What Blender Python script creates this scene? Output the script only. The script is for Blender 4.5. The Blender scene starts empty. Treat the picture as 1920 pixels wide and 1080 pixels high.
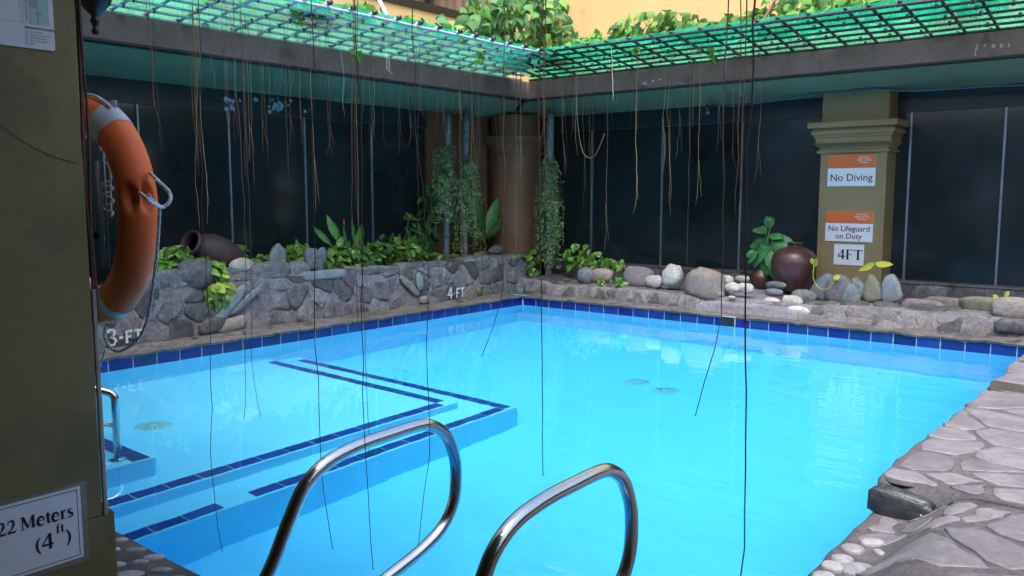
import bpy, math, random
from math import pi, sin, cos, radians as R
from mathutils import Vector as V, Matrix
random.seed(7)
SC = bpy.context.scene
COL = SC.collection

# ------------------------------------------------------------ camera, light, exposure
CAM = V((6.4314, -8.0659, 1.35)); YAW = R(39.3); PITCH = R(6.33); FPX = 1577.0
cd = bpy.data.cameras.new('camera'); cam = bpy.data.objects.new('camera', cd); COL.objects.link(cam)
cam.location = CAM; cam.rotation_euler = (R(90) - PITCH, 0, YAW)
cd.sensor_width = 36; cd.lens = 36 * FPX / 1920; cd.clip_end = 500; cd.clip_start = 0.05
SC.camera = cam
w = bpy.data.worlds.new('World'); SC.world = w; w.use_nodes = True
wn = w.node_tree.nodes; wl = w.node_tree.links
bg = wn['Background']; sky = wn.new('ShaderNodeTexSky'); sky.sky_type = 'NISHITA'; sky.sun_disc = False
SUN_EL, SUN_AZ = 66, 145          # azimuth measured like the sky node: from +Y, clockwise
sky.sun_elevation = R(SUN_EL); sky.sun_rotation = R(SUN_AZ); sky.air_density = 1.0; sky.dust_density = 4.0
wl.new(sky.outputs[0], bg.inputs[0]); bg.inputs[1].default_value = 0.12
sd = bpy.data.lights.new('sun', 'SUN'); sd.energy = 1.5; sd.angle = R(35); sd.color = (1.0, .96, .9)
sun = bpy.data.objects.new('sun', sd); COL.objects.link(sun)
sdir = V((sin(R(SUN_AZ)) * cos(R(SUN_EL)), cos(R(SUN_AZ)) * cos(R(SUN_EL)), sin(R(SUN_EL))))
sun.rotation_euler = sdir.to_track_quat('Z', 'Y').to_euler(); sun.location = sdir * 30
SC.view_settings.view_transform = 'Standard'; SC.view_settings.look = 'None'
SC.view_settings.exposure = 1.9; SC.view_settings.gamma = 1.0; SC.view_settings.use_curve_mapping = False
SC.render.engine = 'CYCLES'
cy = SC.cycles
cy.use_denoising = True; cy.max_bounces = 12; cy.transmission_bounces = 8; cy.transparent_max_bounces = 16
cy.diffuse_bounces = 5; cy.glossy_bounces = 4; cy.caustics_refractive = True; cy.caustics_reflective = True
cy.blur_glossy = 0.6; cy.sample_clamp_indirect = 8.0

# ------------------------------------------------------------ pixel -> place on a real plane
_F = V((-sin(YAW) * cos(PITCH), cos(YAW) * cos(PITCH), -sin(PITCH)))
_R = V((cos(YAW), sin(YAW), 0)); _U = _R.cross(_F)
def ray(px, py): return _F * FPX + _R * (px - 960) - _U * (py - 540)
def onx(px, py, x):
    d = ray(px, py); return CAM + d * ((x - CAM.x) / d.x)
def ony(px, py, y):
    d = ray(px, py); return CAM + d * ((y - CAM.y) / d.y)
def onz(px, py, z):
    d = ray(px, py); return CAM + d * ((z - CAM.z) / d.z)
def ond(px, py, dep): return CAM + ray(px, py) * (dep / FPX)

# ------------------------------------------------------------ materials
def lin(r, g, b):
    f = lambda c: (c / 255 / 12.92) if c / 255 <= .04045 else ((c / 255 + .055) / 1.055) ** 2.4
    return (f(r), f(g), f(b), 1)
def mat(name, c1, c2=None, scale=6, rough=.7, bump=0, bscale=40, metal=0, vary=0, spec=.5, detail=6, spots=None, sss=None, coat=0, grain=0):
    m = bpy.data.materials.new(name); m.use_nodes = True
    n = m.node_tree.nodes; l = m.node_tree.links; b = n['Principled BSDF']
    tc = n.new('ShaderNodeTexCoord'); geo = n.new('ShaderNodeNewGeometry')
    c1 = tuple(c1)[:3] + (1,); c2 = tuple(c2)[:3] + (1,) if c2 else c1
    no = n.new('ShaderNodeTexNoise'); no.inputs['Scale'].default_value = scale; no.inputs['Detail'].default_value = detail
    no.inputs['Roughness'].default_value = .62
    l.new(geo.outputs['Position'], no.inputs['Vector'])
    rp = n.new('ShaderNodeValToRGB'); rp.color_ramp.elements[0].position = .35; rp.color_ramp.elements[1].position = .65
    rp.color_ramp.elements[0].color = c1; rp.color_ramp.elements[1].color = c2
    l.new(no.outputs['Fac'], rp.inputs[0]); out = rp.outputs[0]
    if spots:
        n2 = n.new('ShaderNodeTexNoise'); n2.inputs['Scale'].default_value = spots[1]; n2.inputs['Detail'].default_value = 8
        l.new(geo.outputs['Position'], n2.inputs['Vector'])
        r2 = n.new('ShaderNodeValToRGB'); r2.color_ramp.elements[0].position = spots[2]; r2.color_ramp.elements[1].position = spots[2] + .1
        l.new(n2.outputs['Fac'], r2.inputs[0])
        mx = n.new('ShaderNodeMixRGB'); l.new(r2.outputs[0], mx.inputs[0]); l.new(out, mx.inputs[1]); mx.inputs[2].default_value = tuple(spots[0])[:3] + (1,)
        out = mx.outputs[0]
    if grain:
        n3 = n.new('ShaderNodeTexNoise'); n3.inputs['Scale'].default_value = 34; n3.inputs['Detail'].default_value = 5; n3.inputs['Roughness'].default_value = .75
        l.new(geo.outputs['Position'], n3.inputs['Vector'])
        r3 = n.new('ShaderNodeMapRange'); r3.inputs['From Min'].default_value = .3; r3.inputs['From Max'].default_value = .7; r3.inputs['To Min'].default_value = 1 - grain; r3.inputs['To Max'].default_value = 1 + grain
        l.new(n3.outputs['Fac'], r3.inputs['Value'])
        h3 = n.new('ShaderNodeHueSaturation'); l.new(r3.outputs[0], h3.inputs['Value']); l.new(out, h3.inputs['Color']); out = h3.outputs[0]
    if vary:
        oi = n.new('ShaderNodeObjectInfo'); mr = n.new('ShaderNodeMapRange')
        mr.inputs['To Min'].default_value = 1 - vary; mr.inputs['To Max'].default_value = 1 + vary
        l.new(oi.outputs['Random'], mr.inputs['Value'])
        h = n.new('ShaderNodeHueSaturation'); l.new(mr.outputs[0], h.inputs['Value']); l.new(out, h.inputs['Color'])
        m2 = n.new('ShaderNodeMath'); m2.operation = 'MULTIPLY_ADD'; m2.inputs[1].default_value = vary * .12; m2.inputs[2].default_value = .5 - vary * .06
        m3 = n.new('ShaderNodeMath'); m3.operation = 'FRACT'; m4 = n.new('ShaderNodeMath'); m4.operation = 'MULTIPLY'; m4.inputs[1].default_value = 7.31
        l.new(oi.outputs['Random'], m4.inputs[0]); l.new(m4.outputs[0], m3.inputs[0]); l.new(m3.outputs[0], m2.inputs[0]); l.new(m2.outputs[0], h.inputs['Hue'])
        out = h.outputs[0]
    l.new(out, b.inputs['Base Color'])
    b.inputs['Roughness'].default_value = rough; b.inputs['Metallic'].default_value = metal
    b.inputs['Specular IOR Level'].default_value = spec
    if coat: b.inputs['Coat Weight'].default_value = coat; b.inputs['Coat Roughness'].default_value = .15
    if bump:
        bn = n.new('ShaderNodeTexNoise'); bn.inputs['Scale'].default_value = bscale; bn.inputs['Detail'].default_value = 8
        l.new(geo.outputs['Position'], bn.inputs['Vector'])
        bu = n.new('ShaderNodeBump'); bu.inputs['Strength'].default_value = 1; bu.inputs['Distance'].default_value = bump
        l.new(bn.outputs['Fac'], bu.inputs['Height']); l.new(bu.outputs[0], b.inputs['Normal'])
    if sss:
        tr = n.new('ShaderNodeBsdfTranslucent'); ms = n.new('ShaderNodeMixShader'); ms.inputs[0].default_value = sss
        l.new(out, tr.inputs['Color']); l.new(b.outputs[0], ms.inputs[1]); l.new(tr.outputs[0], ms.inputs[2])
        l.new(ms.outputs[0], n['Material Output'].inputs['Surface'])
    return m
M = {}
M['pool_paint'] = mat('pool_paint', (.20, .72, .92), (.18, .69, .90), 1.3, .6)
M['blue_tile'] = mat('blue_tile', (.008, .022, .17), (.005, .015, .12), 9, .18, vary=.25)
M['step_tile'] = mat('step_tile', (.014, .055, .28), (.010, .042, .22), 9, .4, vary=.2)
M['grout'] = mat('grout', (.55, .62, .66), (.35, .4, .42), 12, .8)
M['coping'] = mat('coping', (.07, .066, .068), (.145, .138, .138), 5, .65, .012, 22, spots=((.035, .035, .04), 9, .56), grain=0.45)
M['mortar'] = mat('mortar', (.115, .11, .122), (.195, .186, .205), 4, .75, .014, 26, spots=((.06, .06, .065), 6, .58), grain=0.4)
M['pale_mortar'] = mat('pale_mortar', (.15, .147, .18), (.22, .215, .25), 4, .75, .012, 20, spots=((.14, .14, .16), 7, .6), grain=0.3)
M['deck_mortar'] = mat('deck_mortar', (.062, .058, .064), (.098, .092, .10), 7, .6, .006, 160, spots=((.04, .037, .04), 5, .6), grain=0.45)
M['wall_stone'] = mat('wall_stone', (.066, .066, .074), (.16, .156, .165), 9, .7, .008, 30, vary=.55, spots=((.21, .2, .2), 14, .62), grain=0.5)
M['brown_stone'] = mat('brown_stone', (.09, .078, .08), (.155, .136, .135), 8, .7, .008, 30, vary=.4, grain=0.45)
M['flagstone'] = mat('flagstone', (.12, .114, .132), (.185, .178, .20), 5, .42, .003, 45, vary=.16, spots=((.2, .17, .16), 4, .64), grain=0.22)
M['dark_flag'] = mat('dark_flag', (.055, .046, .04), (.09, .076, .066), 6, .35, .003, 40, vary=.3, grain=0.4)
M['pebble'] = mat('pebble', (.22, .22, .245), (.31, .31, .34), 20, .5, .002, 60, vary=.2, grain=0.25)
M['boulder_grey'] = mat('boulder_grey', (.09, .095, .11), (.18, .185, .20), 9, .8, .012, 45, vary=.25, spots=((.26, .26, .26), 30, .66), grain=0.45)
M['boulder_white'] = mat('boulder_white', (.34, .32, .30), (.50, .48, .46), 14, .75, .006, 40, vary=.1, spots=((.22, .2, .19), 14, .6), grain=0.3)
M['boulder_brown'] = mat('boulder_brown', (.20, .165, .15), (.27, .235, .22), 8, .8, .006, 50, vary=.15, grain=0.3)
M['boulder_purple'] = mat('boulder_purple', (.15, .13, .15), (.22, .19, .21), 8, .8, .006, 50, vary=.1, grain=0.35)
M['boulder_tan'] = mat('boulder_tan', (.33, .30, .25), (.42, .40, .35), 9, .8, .005, 60, vary=.15, grain=0.3)
M['slate'] = mat('slate', (.13, .155, .17), (.20, .225, .24), 7, .6, .006, 30, vary=.25, spots=((.12, .13, .14), 9, .6), grain=0.35)
M['slate_dark'] = mat('slate_dark', (.02, .026, .03), (.045, .055, .062), 7, .4, .006, 20, grain=0.6)
M['slate_olive'] = mat('slate_olive', (.15, .155, .11), (.21, .21, .155), 7, .7, .006, 30, vary=.1, grain=0.35)
M['fascia'] = mat('fascia', (.135, .085, .080), (.17, .112, .108), 3, .7, .004, 18, spots=((.075, .05, .052), 5, .6), grain=0.15)
M['fascia_dark'] = mat('fascia_dark', (.02, .018, .022), None, 3, .6)
M['soffit'] = mat('soffit', (.19, .235, .15), (.225, .27, .175), 2.5, .65, .002, 20)
M['yellow_wall'] = mat('yellow_wall', (.55, .39, .175), (.59, .43, .20), 1.6, .8, .002, 30, spots=((.48, .31, .13), 2.2, .62))
M['roof'] = mat('roof_slab', (.22, .2, .17), (.3, .27, .22), 3, .85)
M['khaki'] = mat('khaki_paint', (.28, .205, .10), (.31, .23, .115), 2.5, .6, .0015, 60)
M['khaki_near'] = mat('olive_paint', (.215, .175, .066), (.25, .205, .08), 1.4, .55, .0005, 90, spots=((.16, .135, .055), 1.8, .58), grain=.1)
M['brown_pillar'] = mat('brown_pillar', (.19, .10, .052), (.23, .13, .068), 2.5, .6)
M['header'] = mat('header_paint', (.012, .028, .036), (.018, .038, .046), 3, .35)
M['glass'] = mat('dark_glass', (.009, .018, .021), (.018, .032, .036), .9, .09, spec=.6)
M['glass_reflection'] = mat('painted_reflection_glass', (.015, .026, .032), (.042, .058, .070), 1.1, .14, spec=.6, detail=2)  # paler blotches in the base colour stand in for faint reflections on the panes
M['mullion'] = mat('mullion', (.22, .26, .32), (.32, .36, .42), 8, .35, metal=.5)
M['interior'] = mat('interior', (.02, .02, .02))
M['steel'] = mat('stainless_steel', (.56, .57, .57), (.62, .62, .62), 3, .13, .0004, 240, metal=1)
M['orange'] = mat('ring_plastic', (.92, .19, .055), (.88, .16, .045), 3, .5, .0006, 60, spec=.35, spots=((.62, .10, .04), 6, .68))
M['tape'] = mat('reflective_tape', (.42, .47, .55), (.5, .54, .62), 10, .3, .001, 50)
M['rope'] = mat('rope', (.62, .68, .72), (.75, .78, .8), 30, .8)
M['rope_old'] = mat('rope_old', (.42, .52, .56), (.55, .64, .67), 30, .8)
M['rope_pink'] = mat('rope_pink', (.58, .48, .52), (.68, .6, .62), 30, .8)
M['green_pipe'] = mat('green_pipe', (.10, .17, .14), None, 5, .4)
M['black_iron'] = mat('black_iron', (.01, .01, .012), None, 5, .35, spec=.6)
M['rail_blue'] = mat('lattice_blue', (.30, .38, .48), (.40, .48, .56), 7, .35, spots=((.06, .07, .09), 12, .64))
M['rail_black'] = mat('lattice_black', (.018, .018, .02), (.04, .04, .045), 9, .35, spots=((.22, .22, .22), 22, .68))
M['trim_brown'] = mat('vine_bark', (.10, .04, .035), (.16, .075, .06), 25, .75, .002, 50)
M['trim_pale'] = mat('old_edge', (.30, .27, .22), (.38, .36, .32), 15, .7)
M['root_brown'] = mat('root_brown', (.08, .038, .024), (.13, .07, .04), 12, .8, vary=.3)
M['root_tan'] = mat('root_tan', (.13, .095, .05), (.20, .155, .09), 12, .8, vary=.3)
M['root_dark'] = mat('root_dark', (.03, .022, .025), (.06, .035, .03), 12, .7, vary=.2)
M['root_red'] = mat('root_red', (.17, .045, .035), (.22, .07, .05), 12, .7)
M['root_pale'] = mat('root_pale', (.5, .46, .4), None, 12, .7)
M['jar'] = mat('glazed_jar', (.055, .022, .022), (.085, .034, .032), 6, .34, .002, 14, coat=.15, grain=0.15)
M['jar_matt'] = mat('matt_jar', (.045, .026, .026), (.07, .04, .04), 7, .6, .002, 30, grain=0.25)
M['post_wood'] = mat('post_wood', (.12, .14, .15), (.24, .26, .27), 10, .8, .006, 30, spots=((.05, .05, .05), 8, .6), grain=0.5)
M['soil'] = mat('soil', (.03, .022, .016), (.05, .04, .03), 12, .95, .01, 30, grain=0.4)
M['white'] = mat('sign_white', (.78, .8, .84), None, 5, .35)
M['sign_orange'] = mat('sign_orange', (.78, .17, .045), None, 5, .35)
M['red_ink'] = mat('red_ink', (.22, .012, .03), None, 5, .5)
M['black_ink'] = mat('black_ink', (.012, .013, .02), None, 5, .5)
M['grey_ink'] = mat('grey_ink', (.12, .15, .18), None, 5, .5)
M['map_green'] = mat('map_green', (.42, .68, .62), None, 5, .5)
M['laminate'] = mat('laminate', (.22, .21, .15), (.26, .25, .19), 7, .12)
M['wall_paint_mark'] = mat('white_paint_mark', (.62, .66, .68), (.4, .43, .46), 30, .8)
M['curtain'] = mat('curtain', (.16, .10, .07), (.22, .145, .11), 5, .9)
M['frame_dark'] = mat('window_frame', (.012, .012, .014), None, 5, .4)
M['cable'] = mat('cable', (.05, .12, .16), (.08, .17, .22), 14, .45)
M['flake'] = mat('paint_flake', (.35, .45, .55), None, 5, .6)
M['drain'] = mat('drain_grate', (.22, .58, .66), (.28, .66, .72), 20, .5)
def leafmat(name, a, b, spots=None, tr=.3, sc=9): return mat(name, a, b, sc, .38, .001, 60, vary=.35, spots=spots, sss=tr)
M['ivy'] = leafmat('creeper_leaf', (.042, .135, .04), (.075, .20, .06), None, .22)
M['ivy_light'] = leafmat('creeper_leaf_light', (.10, .25, .05), (.16, .34, .075), None, .3)
M['pothos'] = leafmat('pothos_leaf', (.06, .20, .025), (.13, .31, .04), ((.46, .55, .15), 40, .54), .25)
M['canna'] = leafmat('lance_leaf', (.06, .20, .045), (.11, .30, .06), None, .3)
M['dark_leaf'] = leafmat('dark_leaf', (.03, .10, .03), (.06, .16, .045), None, .25)
M['jar_leaf'] = leafmat('broad_leaf', (.04, .17, .05), (.08, .25, .07), ((.16, .30, .06), 14, .62), .25)
M['button'] = leafmat('button_leaf', (.10, .22, .07), (.34, .50, .22), None, .25, 22)
M['wispy'] = leafmat('wispy', (.14, .19, .12), (.22, .26, .17), None, .2)
M['yellow_leaf'] = leafmat('yellow_leaf', (.38, .50, .05), (.5, .58, .1), ((.12, .3, .04), 30, .62), .35)
M['stem'] = mat('green_stem', (.12, .20, .04), (.2, .26, .07), 14, .6)
M['dry_stem'] = mat('dry_stem', (.20, .12, .06), (.28, .18, .10), 14, .8)
M['red_flower'] = mat('red_flower', (.65, .05, .04), None, 8, .5)

for k_ in ('ivy', 'ivy_light', 'dark_leaf'):
    b_ = M[k_].node_tree.nodes['Principled BSDF']; b_.inputs['Roughness'].default_value = .55; b_.inputs['Specular IOR Level'].default_value = .25
# shade net: woven green cloth with real transparency between the threads
def netmat():
    m = bpy.data.materials.new('shade_net'); m.use_nodes = True; n = m.node_tree.nodes; l = m.node_tree.links
    n.remove(n['Principled BSDF'])
    geo = n.new('ShaderNodeNewGeometry')
    no = n.new('ShaderNodeTexNoise'); no.inputs['Scale'].default_value = 2.6; no.inputs['Detail'].default_value = 7; l.new(geo.outputs['Position'], no.inputs['Vector'])
    rp = n.new('ShaderNodeValToRGB'); rp.color_ramp.elements[0].color = (.0, .16, .085, 1); rp.color_ramp.elements[1].color = (.015, .36, .22, 1)
    rp.color_ramp.elements[0].position = .35; rp.color_ramp.elements[1].position = .7
    l.new(no.outputs['Fac'], rp.inputs[0])
    d = n.new('ShaderNodeBsdfDiffuse'); t = n.new('ShaderNodeBsdfTranslucent'); l.new(rp.outputs[0], d.inputs[0]); l.new(rp.outputs[0], t.inputs[0])
    a = n.new('ShaderNodeMixShader'); a.inputs[0].default_value = .75; l.new(d.outputs[0], a.inputs[1]); l.new(t.outputs[0], a.inputs[2])
    tr = n.new('ShaderNodeBsdfTransparent'); f = n.new('ShaderNodeMixShader')
    sc = n.new('ShaderNodeTexNoise'); sc.inputs['Scale'].default_value = 90; sc.inputs['Detail'].default_value = 2; l.new(geo.outputs['Position'], sc.inputs['Vector'])
    r2 = n.new('ShaderNodeValToRGB'); r2.color_ramp.elements[0].position = .48; r2.color_ramp.elements[1].position = .66
    r2.color_ramp.elements[0].color = (0, 0, 0, 1); r2.color_ramp.elements[1].color = (.75, .75, .75, 1)
    l.new(sc.outputs['Fac'], r2.inputs[0]); l.new(r2.outputs[0], f.inputs[0]); l.new(a.outputs[0], f.inputs[1]); l.new(tr.outputs[0], f.inputs[2])
    l.new(f.outputs[0], n['Material Output'].inputs['Surface']); return m
M['net'] = netmat()
def watermat():
    m = bpy.data.materials.new('pool_water'); m.use_nodes = True; n = m.node_tree.nodes; l = m.node_tree.links
    n.remove(n['Principled BSDF']); g = n.new('ShaderNodeBsdfGlass'); g.inputs['IOR'].default_value = 1.333; g.inputs['Roughness'].default_value = 0
    geo = n.new('ShaderNodeNewGeometry'); mp = n.new('ShaderNodeMapping'); mp.inputs['Scale'].default_value = (1, 2.2, 1)
    l.new(geo.outputs['Position'], mp.inputs['Vector'])
    no = n.new('ShaderNodeTexNoise'); no.inputs['Scale'].default_value = 2.4; no.inputs['Detail'].default_value = 2.5; l.new(mp.outputs[0], no.inputs['Vector'])
    # the far right of the pool, where the return jet stirs it, is a little rougher
    sx = n.new('ShaderNodeSeparateXYZ'); l.new(geo.outputs['Position'], sx.inputs[0])
    mr = n.new('ShaderNodeMapRange'); mr.inputs['From Min'].default_value = 2.6; mr.inputs['From Max'].default_value = 5.2
    mr.inputs['To Min'].default_value = .0014; mr.inputs['To Max'].default_value = .007; l.new(sx.outputs['X'], mr.inputs['Value'])
    bu = n.new('ShaderNodeBump'); bu.inputs['Strength'].default_value = 1
    l.new(mr.outputs[0], bu.inputs['Distance']); l.new(no.outputs['Fac'], bu.inputs['Height']); l.new(bu.outputs[0], g.inputs['Normal'])
    va = n.new('ShaderNodeVolumeAbsorption'); va.inputs['Color'].default_value = (.12, .80, .985, 1); va.inputs['Density'].default_value = .45
    l.new(g.outputs[0], n['Material Output'].inputs['Surface']); l.new(va.outputs[0], n['Material Output'].inputs['Volume']); return m
M['water'] = watermat()

# ------------------------------------------------------------ object helpers
def wloc(o):
    p = V((0, 0, 0))
    while o: p = p + o.location; o = o.parent
    return p
class MB:
    def __init__(s): s.v = []; s.f = []
    def add(s, vs, fs):
        k = len(s.v); s.v += [tuple(a) for a in vs]; s.f += [tuple(i + k for i in f) for f in fs]; return s
    def box(s, x0, x1, y0, y1, z0, z1):
        return s.add([(x0, y0, z0), (x1, y0, z0), (x1, y1, z0), (x0, y1, z0), (x0, y0, z1), (x1, y0, z1), (x1, y1, z1), (x0, y1, z1)],
                     [(0, 3, 2, 1), (4, 5, 6, 7), (0, 1, 5, 4), (1, 2, 6, 5), (2, 3, 7, 6), (3, 0, 4, 7)])
    def tube(s, pts, r, n=8, cap=True):
        pts = [V(p) for p in pts]; rr = r if isinstance(r, (list, tuple)) else [r] * len(pts)
        up = None; rings = []
        for i, p in enumerate(pts):
            a = pts[max(0, i - 1)]; b = pts[min(len(pts) - 1, i + 1)]; t = (b - a)
            t = t.normalized() if t.length > 1e-9 else V((0, 0, 1))
            if up is None: up = V((0, 0, 1)) if abs(t.z) < .9 else V((1, 0, 0))
            e = t.cross(up).normalized(); up = e.cross(t).normalized()
            rings.append([p + (e * cos(2 * pi * k / n) + up * sin(2 * pi * k / n)) * rr[i] for k in range(n)])
        vs = [q for g in rings for q in g]; fs = []
        for i in range(len(pts) - 1):
            for k in range(n):
                k2 = (k + 1) % n; fs.append((i * n + k, i * n + k2, (i + 1) * n + k2, (i + 1) * n + k))
        if cap: fs.append(tuple(range(n - 1, -1, -1))); fs.append(tuple((len(pts) - 1) * n + k for k in range(n)))
        return s.add(vs, fs)
    def lathe(s, prof, c, ax=(0, 0, 1), n=28):
        ax = V(ax).normalized(); e = ax.cross(V((0, 0, 1)) if abs(ax.z) < .9 else V((1, 0, 0))).normalized(); g = ax.cross(e); c = V(c)
        vs = []; fs = []
        for (r, h) in prof:
            for k in range(n): vs.append(c + ax * h + (e * cos(2 * pi * k / n) + g * sin(2 * pi * k / n)) * r)
        for i in range(len(prof) - 1):
            for k in range(n):
                k2 = (k + 1) % n; fs.append((i * n + k, i * n + k2, (i + 1) * n + k2, (i + 1) * n + k))
        return s.add(vs, fs)
    def mesh(s, name, origin, smooth=False, bevel=None):
        me = bpy.data.meshes.new(name); me.from_pydata([(a[0] - origin[0], a[1] - origin[1], a[2] - origin[2]) for a in s.v], [], s.f); me.update()
        if smooth: me.polygons.foreach_set('use_smooth', [True] * len(me.polygons)); me.update()
        return me
    def build(s, name, m, parent=None, smooth=False, bevel=0, origin=None, recalc=False):
        base = V(origin) if origin is not None else (wloc(parent) if parent else V((0, 0, 0)))
        me = s.mesh(name, base, smooth); me.materials.append(M[m] if isinstance(m, str) else m)
        if recalc:
            import bmesh
            bm = bmesh.new(); bm.from_mesh(me); bmesh.ops.recalc_face_normals(bm, faces=bm.faces); bm.to_mesh(me); bm.free()
        o = bpy.data.objects.new(name, me); COL.objects.link(o)
        if parent: o.parent = parent; o.location = base - wloc(parent)
        else: o.location = base
        if bevel:
            bv = o.modifiers.new('bevel', 'BEVEL'); bv.width = bevel; bv.segments = 2; bv.limit_method = 'ANGLE'
        return o
def tag(o, label, cat, group=None, kind=None):
    o['label'] = label; o['category'] = cat
    if group: o['group'] = group
    if kind: o['kind'] = kind
    return o
def struct(o): o['kind'] = 'structure'; return o
def stuff(o): o['kind'] = 'stuff'; return o
def thing(name, loc, label, cat, group=None):
    o = bpy.data.objects.new(name, None); COL.objects.link(o); o.location = loc; o.empty_display_size = .1
    return tag(o, label, cat, group)
def box(name, m, x0, x1, y0, y1, z0, z1, parent=None, bevel=0):
    return MB().box(x0, x1, y0, y1, z0, z1).build(name, m, parent, bevel=bevel)
from mathutils import noise as mn
def nz(p, s=1.0): return mn.noise(V(p) * s)

# ------------------------------------------------------------ pool
pool = box('pool_floor', 'pool_paint', -.3, 6.2, -7.0, .3, -1.6, -1.2); struct(pool)
def swall(name, *a):
    o = box(name, *a); return struct(o)
pw_l = swall('pool_wall', 'pool_paint', -.3, 0, -7.0, .3, -1.2, .088)
pw_f = swall('pool_wall', 'pool_paint', 0, 5.5, 0, .3, -1.2, .088)
pw_r = swall('pool_wall', 'pool_paint', 5.5, 6.0, -7.0, .3, -1.2, .04)
box('upstand', 'deck_mortar', 5.494, 5.7, -4.5, .28, -.02, .10, pw_r)
pw_n = swall('pool_wall', 'pool_paint', 0, 5.5, -7.3, -6.66, -1.2, .0)
st_plat = swall('pool_step', 'pool_paint', 0, 2.05, -6.66, -5.82, -.6, -.3)
st_up = swall('pool_step', 'pool_paint', 0, 2.31, -6.66, -3.66, -1.2, -.6)
st_lo = MB().box(2.31, 2.62, -6.66, -3.35, -1.2, -.75).box(0, 2.31, -3.66, -3.35, -1.2, -.75).build('pool_step', 'pool_paint'); struct(st_lo)
wt = MB(); wt.box(-.02, 5.52, -6.68, .02, -1.3, 0.0)
water = wt.build('water', 'water'); struct(water); water['label'] = 'calm clear turquoise pool water'
# waterline tiles, one by one
struct_grout = MB().box(0, .003, -6.66, -.006, -.02, .094).build('grout_band', 'grout', pw_l)
struct_grout2 = MB().box(.006, 5.5, -.003, -0.0005, -.02, .094).build('grout_band', 'grout', pw_f)
k = 0; y = -.02
while y > -6.6:
    o = box('tile', 'blue_tile', .0005, .008, y - .1885, y, -.016, .09, pw_l, .0015); y -= .196
x = .018
while x < 5.45:
    if not (2.62 < x < 2.70):
        xe = x + .1885
        box('tile', 'blue_tile', x, xe, -.008, -.0005, -.016, .09, pw_f, .0015)
    else:
        pass
    x += .196
sk = box('skimmer_frame', 'grout', 2.655, 2.80, -.030, -.0085, .004, .104, pw_f, .002)
MB().box(2.658, 2.797, -.0335, -.0302, .006, .1005).build('skimmer_opening', 'black_iron', sk)
# underwater step tiles
def tile_run(parent, z, axis, a0, a1, b, wdt, skip=None, step=.19):
    a = a0; i = 0
    while a + step * .5 < a1:
        e = min(a + step - .007, a1)
        if i != skip:
            if axis == 'y': box('tile', 'step_tile', b - wdt, b, -e, -a, z, z + .006, parent, .001)
            else: box('tile', 'step_tile', a, e, -b - wdt, -b, z, z + .006, parent, .001)
        a += step; i += 1
tile_run(st_up, -.6, 'y', 3.78, 6.64, 2.29, .09)
tile_run(st_up, -.6, 'x', .12, 2.29, 3.684, .09)
tile_run(st_lo, -.75, 'y', 3.47, 6.64, 2.60, .085, skip=11)
tile_run(st_lo, -.75, 'x', .12, 2.60, 3.374, .085)
tile_run(st_plat, -.3, 'x', .15, 2.03, 5.84, .10)
# dark second row at the corner of the entry step (tiles two deep at its end)
# drains
def drain(px, py, c, z, label):
    t = thing('drain_cover', (c[0], c[1], z), label, 'drain cover', 'round drain covers on the pool floor')
    MB().lathe([(.0, .006), (.07, .010), (.10, .010), (.115, .002), (.115, 0)], (c[0], c[1], z), n=32).build('rim', 'drain', t, True)
    b = MB()
    for i in range(18):
        a = i * 2 * pi / 18
        b.tube([(c[0] + .03 * cos(a), c[1] + .03 * sin(a), z + .012), (c[0] + .095 * cos(a), c[1] + .095 * sin(a), z + .012)], .0022, 4)
    stuff(b.build('slot', 'grey_ink', t))
drain(0, 0, (2.68, -1.74), -1.2, 'round drain cover on the deep floor, the farther of the pair')
drain(0, 0, (3.02, -1.84), -1.2, 'round drain cover on the deep floor, the nearer and right one of the pair')
drain(0, 0, (1.18, -5.38), -.6, 'round drain cover on the shallow shelf at the left of the pool')

# ------------------------------------------------------------ ground, copings, deck
def sheet(name, m, x0, x1, y0, y1, nx, ny, zf, parent=None, thick=.0):
    vs = []; fs = []
    for j in range(ny + 1):
        for i in range(nx + 1):
            a = x0 + (x1 - x0) * i / nx; b = y0 + (y1 - y0) * j / ny; vs.append((a, b, zf(a, b)))
    for j in range(ny):
        for i in range(nx):
            q = j * (nx + 1) + i; fs.append((q, q + 1, q + nx + 2, q + nx + 1))
    # skirts
    if thick:
        def skirt(idx):
            k = len(vs)
            for q in idx: vs.append((vs[q][0], vs[q][1], vs[q][2] - thick))
            for t in range(len(idx) - 1): fs.append((idx[t], idx[t + 1], k + t + 1, k + t))
        skirt([i for i in range(nx + 1)]); skirt([ny * (nx + 1) + i for i in range(nx + 1)])
        skirt([j * (nx + 1) for j in range(ny + 1)]); skirt([j * (nx + 1) + nx for j in range(ny + 1)])
    return MB().add(vs, fs).build(name, m, parent, True)
g = MB(); g.add([(-60, .3, -.06), (60, .3, -.06), (60, 60, -.06), (-60, 60, -.06)], [(0, 1, 2, 3)])
g.add([(-60, -60, -.061), (-.3, -60, -.061), (-.3, .3, -.061), (-60, .3, -.061)], [(0, 1, 2, 3)])
g.add([(6.0, -60, -.062), (60, -60, -.062), (60, .3, -.062), (6.0, .3, -.062)], [(0, 1, 2, 3)])
g.add([(-.3, -60, -.063), (6.0, -60, -.063), (6.0, -7.3, -.063), (-.3, -7.3, -.063)], [(0, 1, 2, 3)])
struct(g.build('ground', 'soil'))
def rough(a, b, s=1.0): return nz((a, b, 3), 5) * .010 * s + nz((a, b, 9), 17) * .006 * s
struct(sheet('coping_left', 'coping', -.34, .022, -6.7, .02, 14, 160, lambda a, b: .112 + rough(a, b, 1.2) + (.012 if a < -.2 else 0) - max(0, (a - .0)) * .5, thick=.014))
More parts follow.
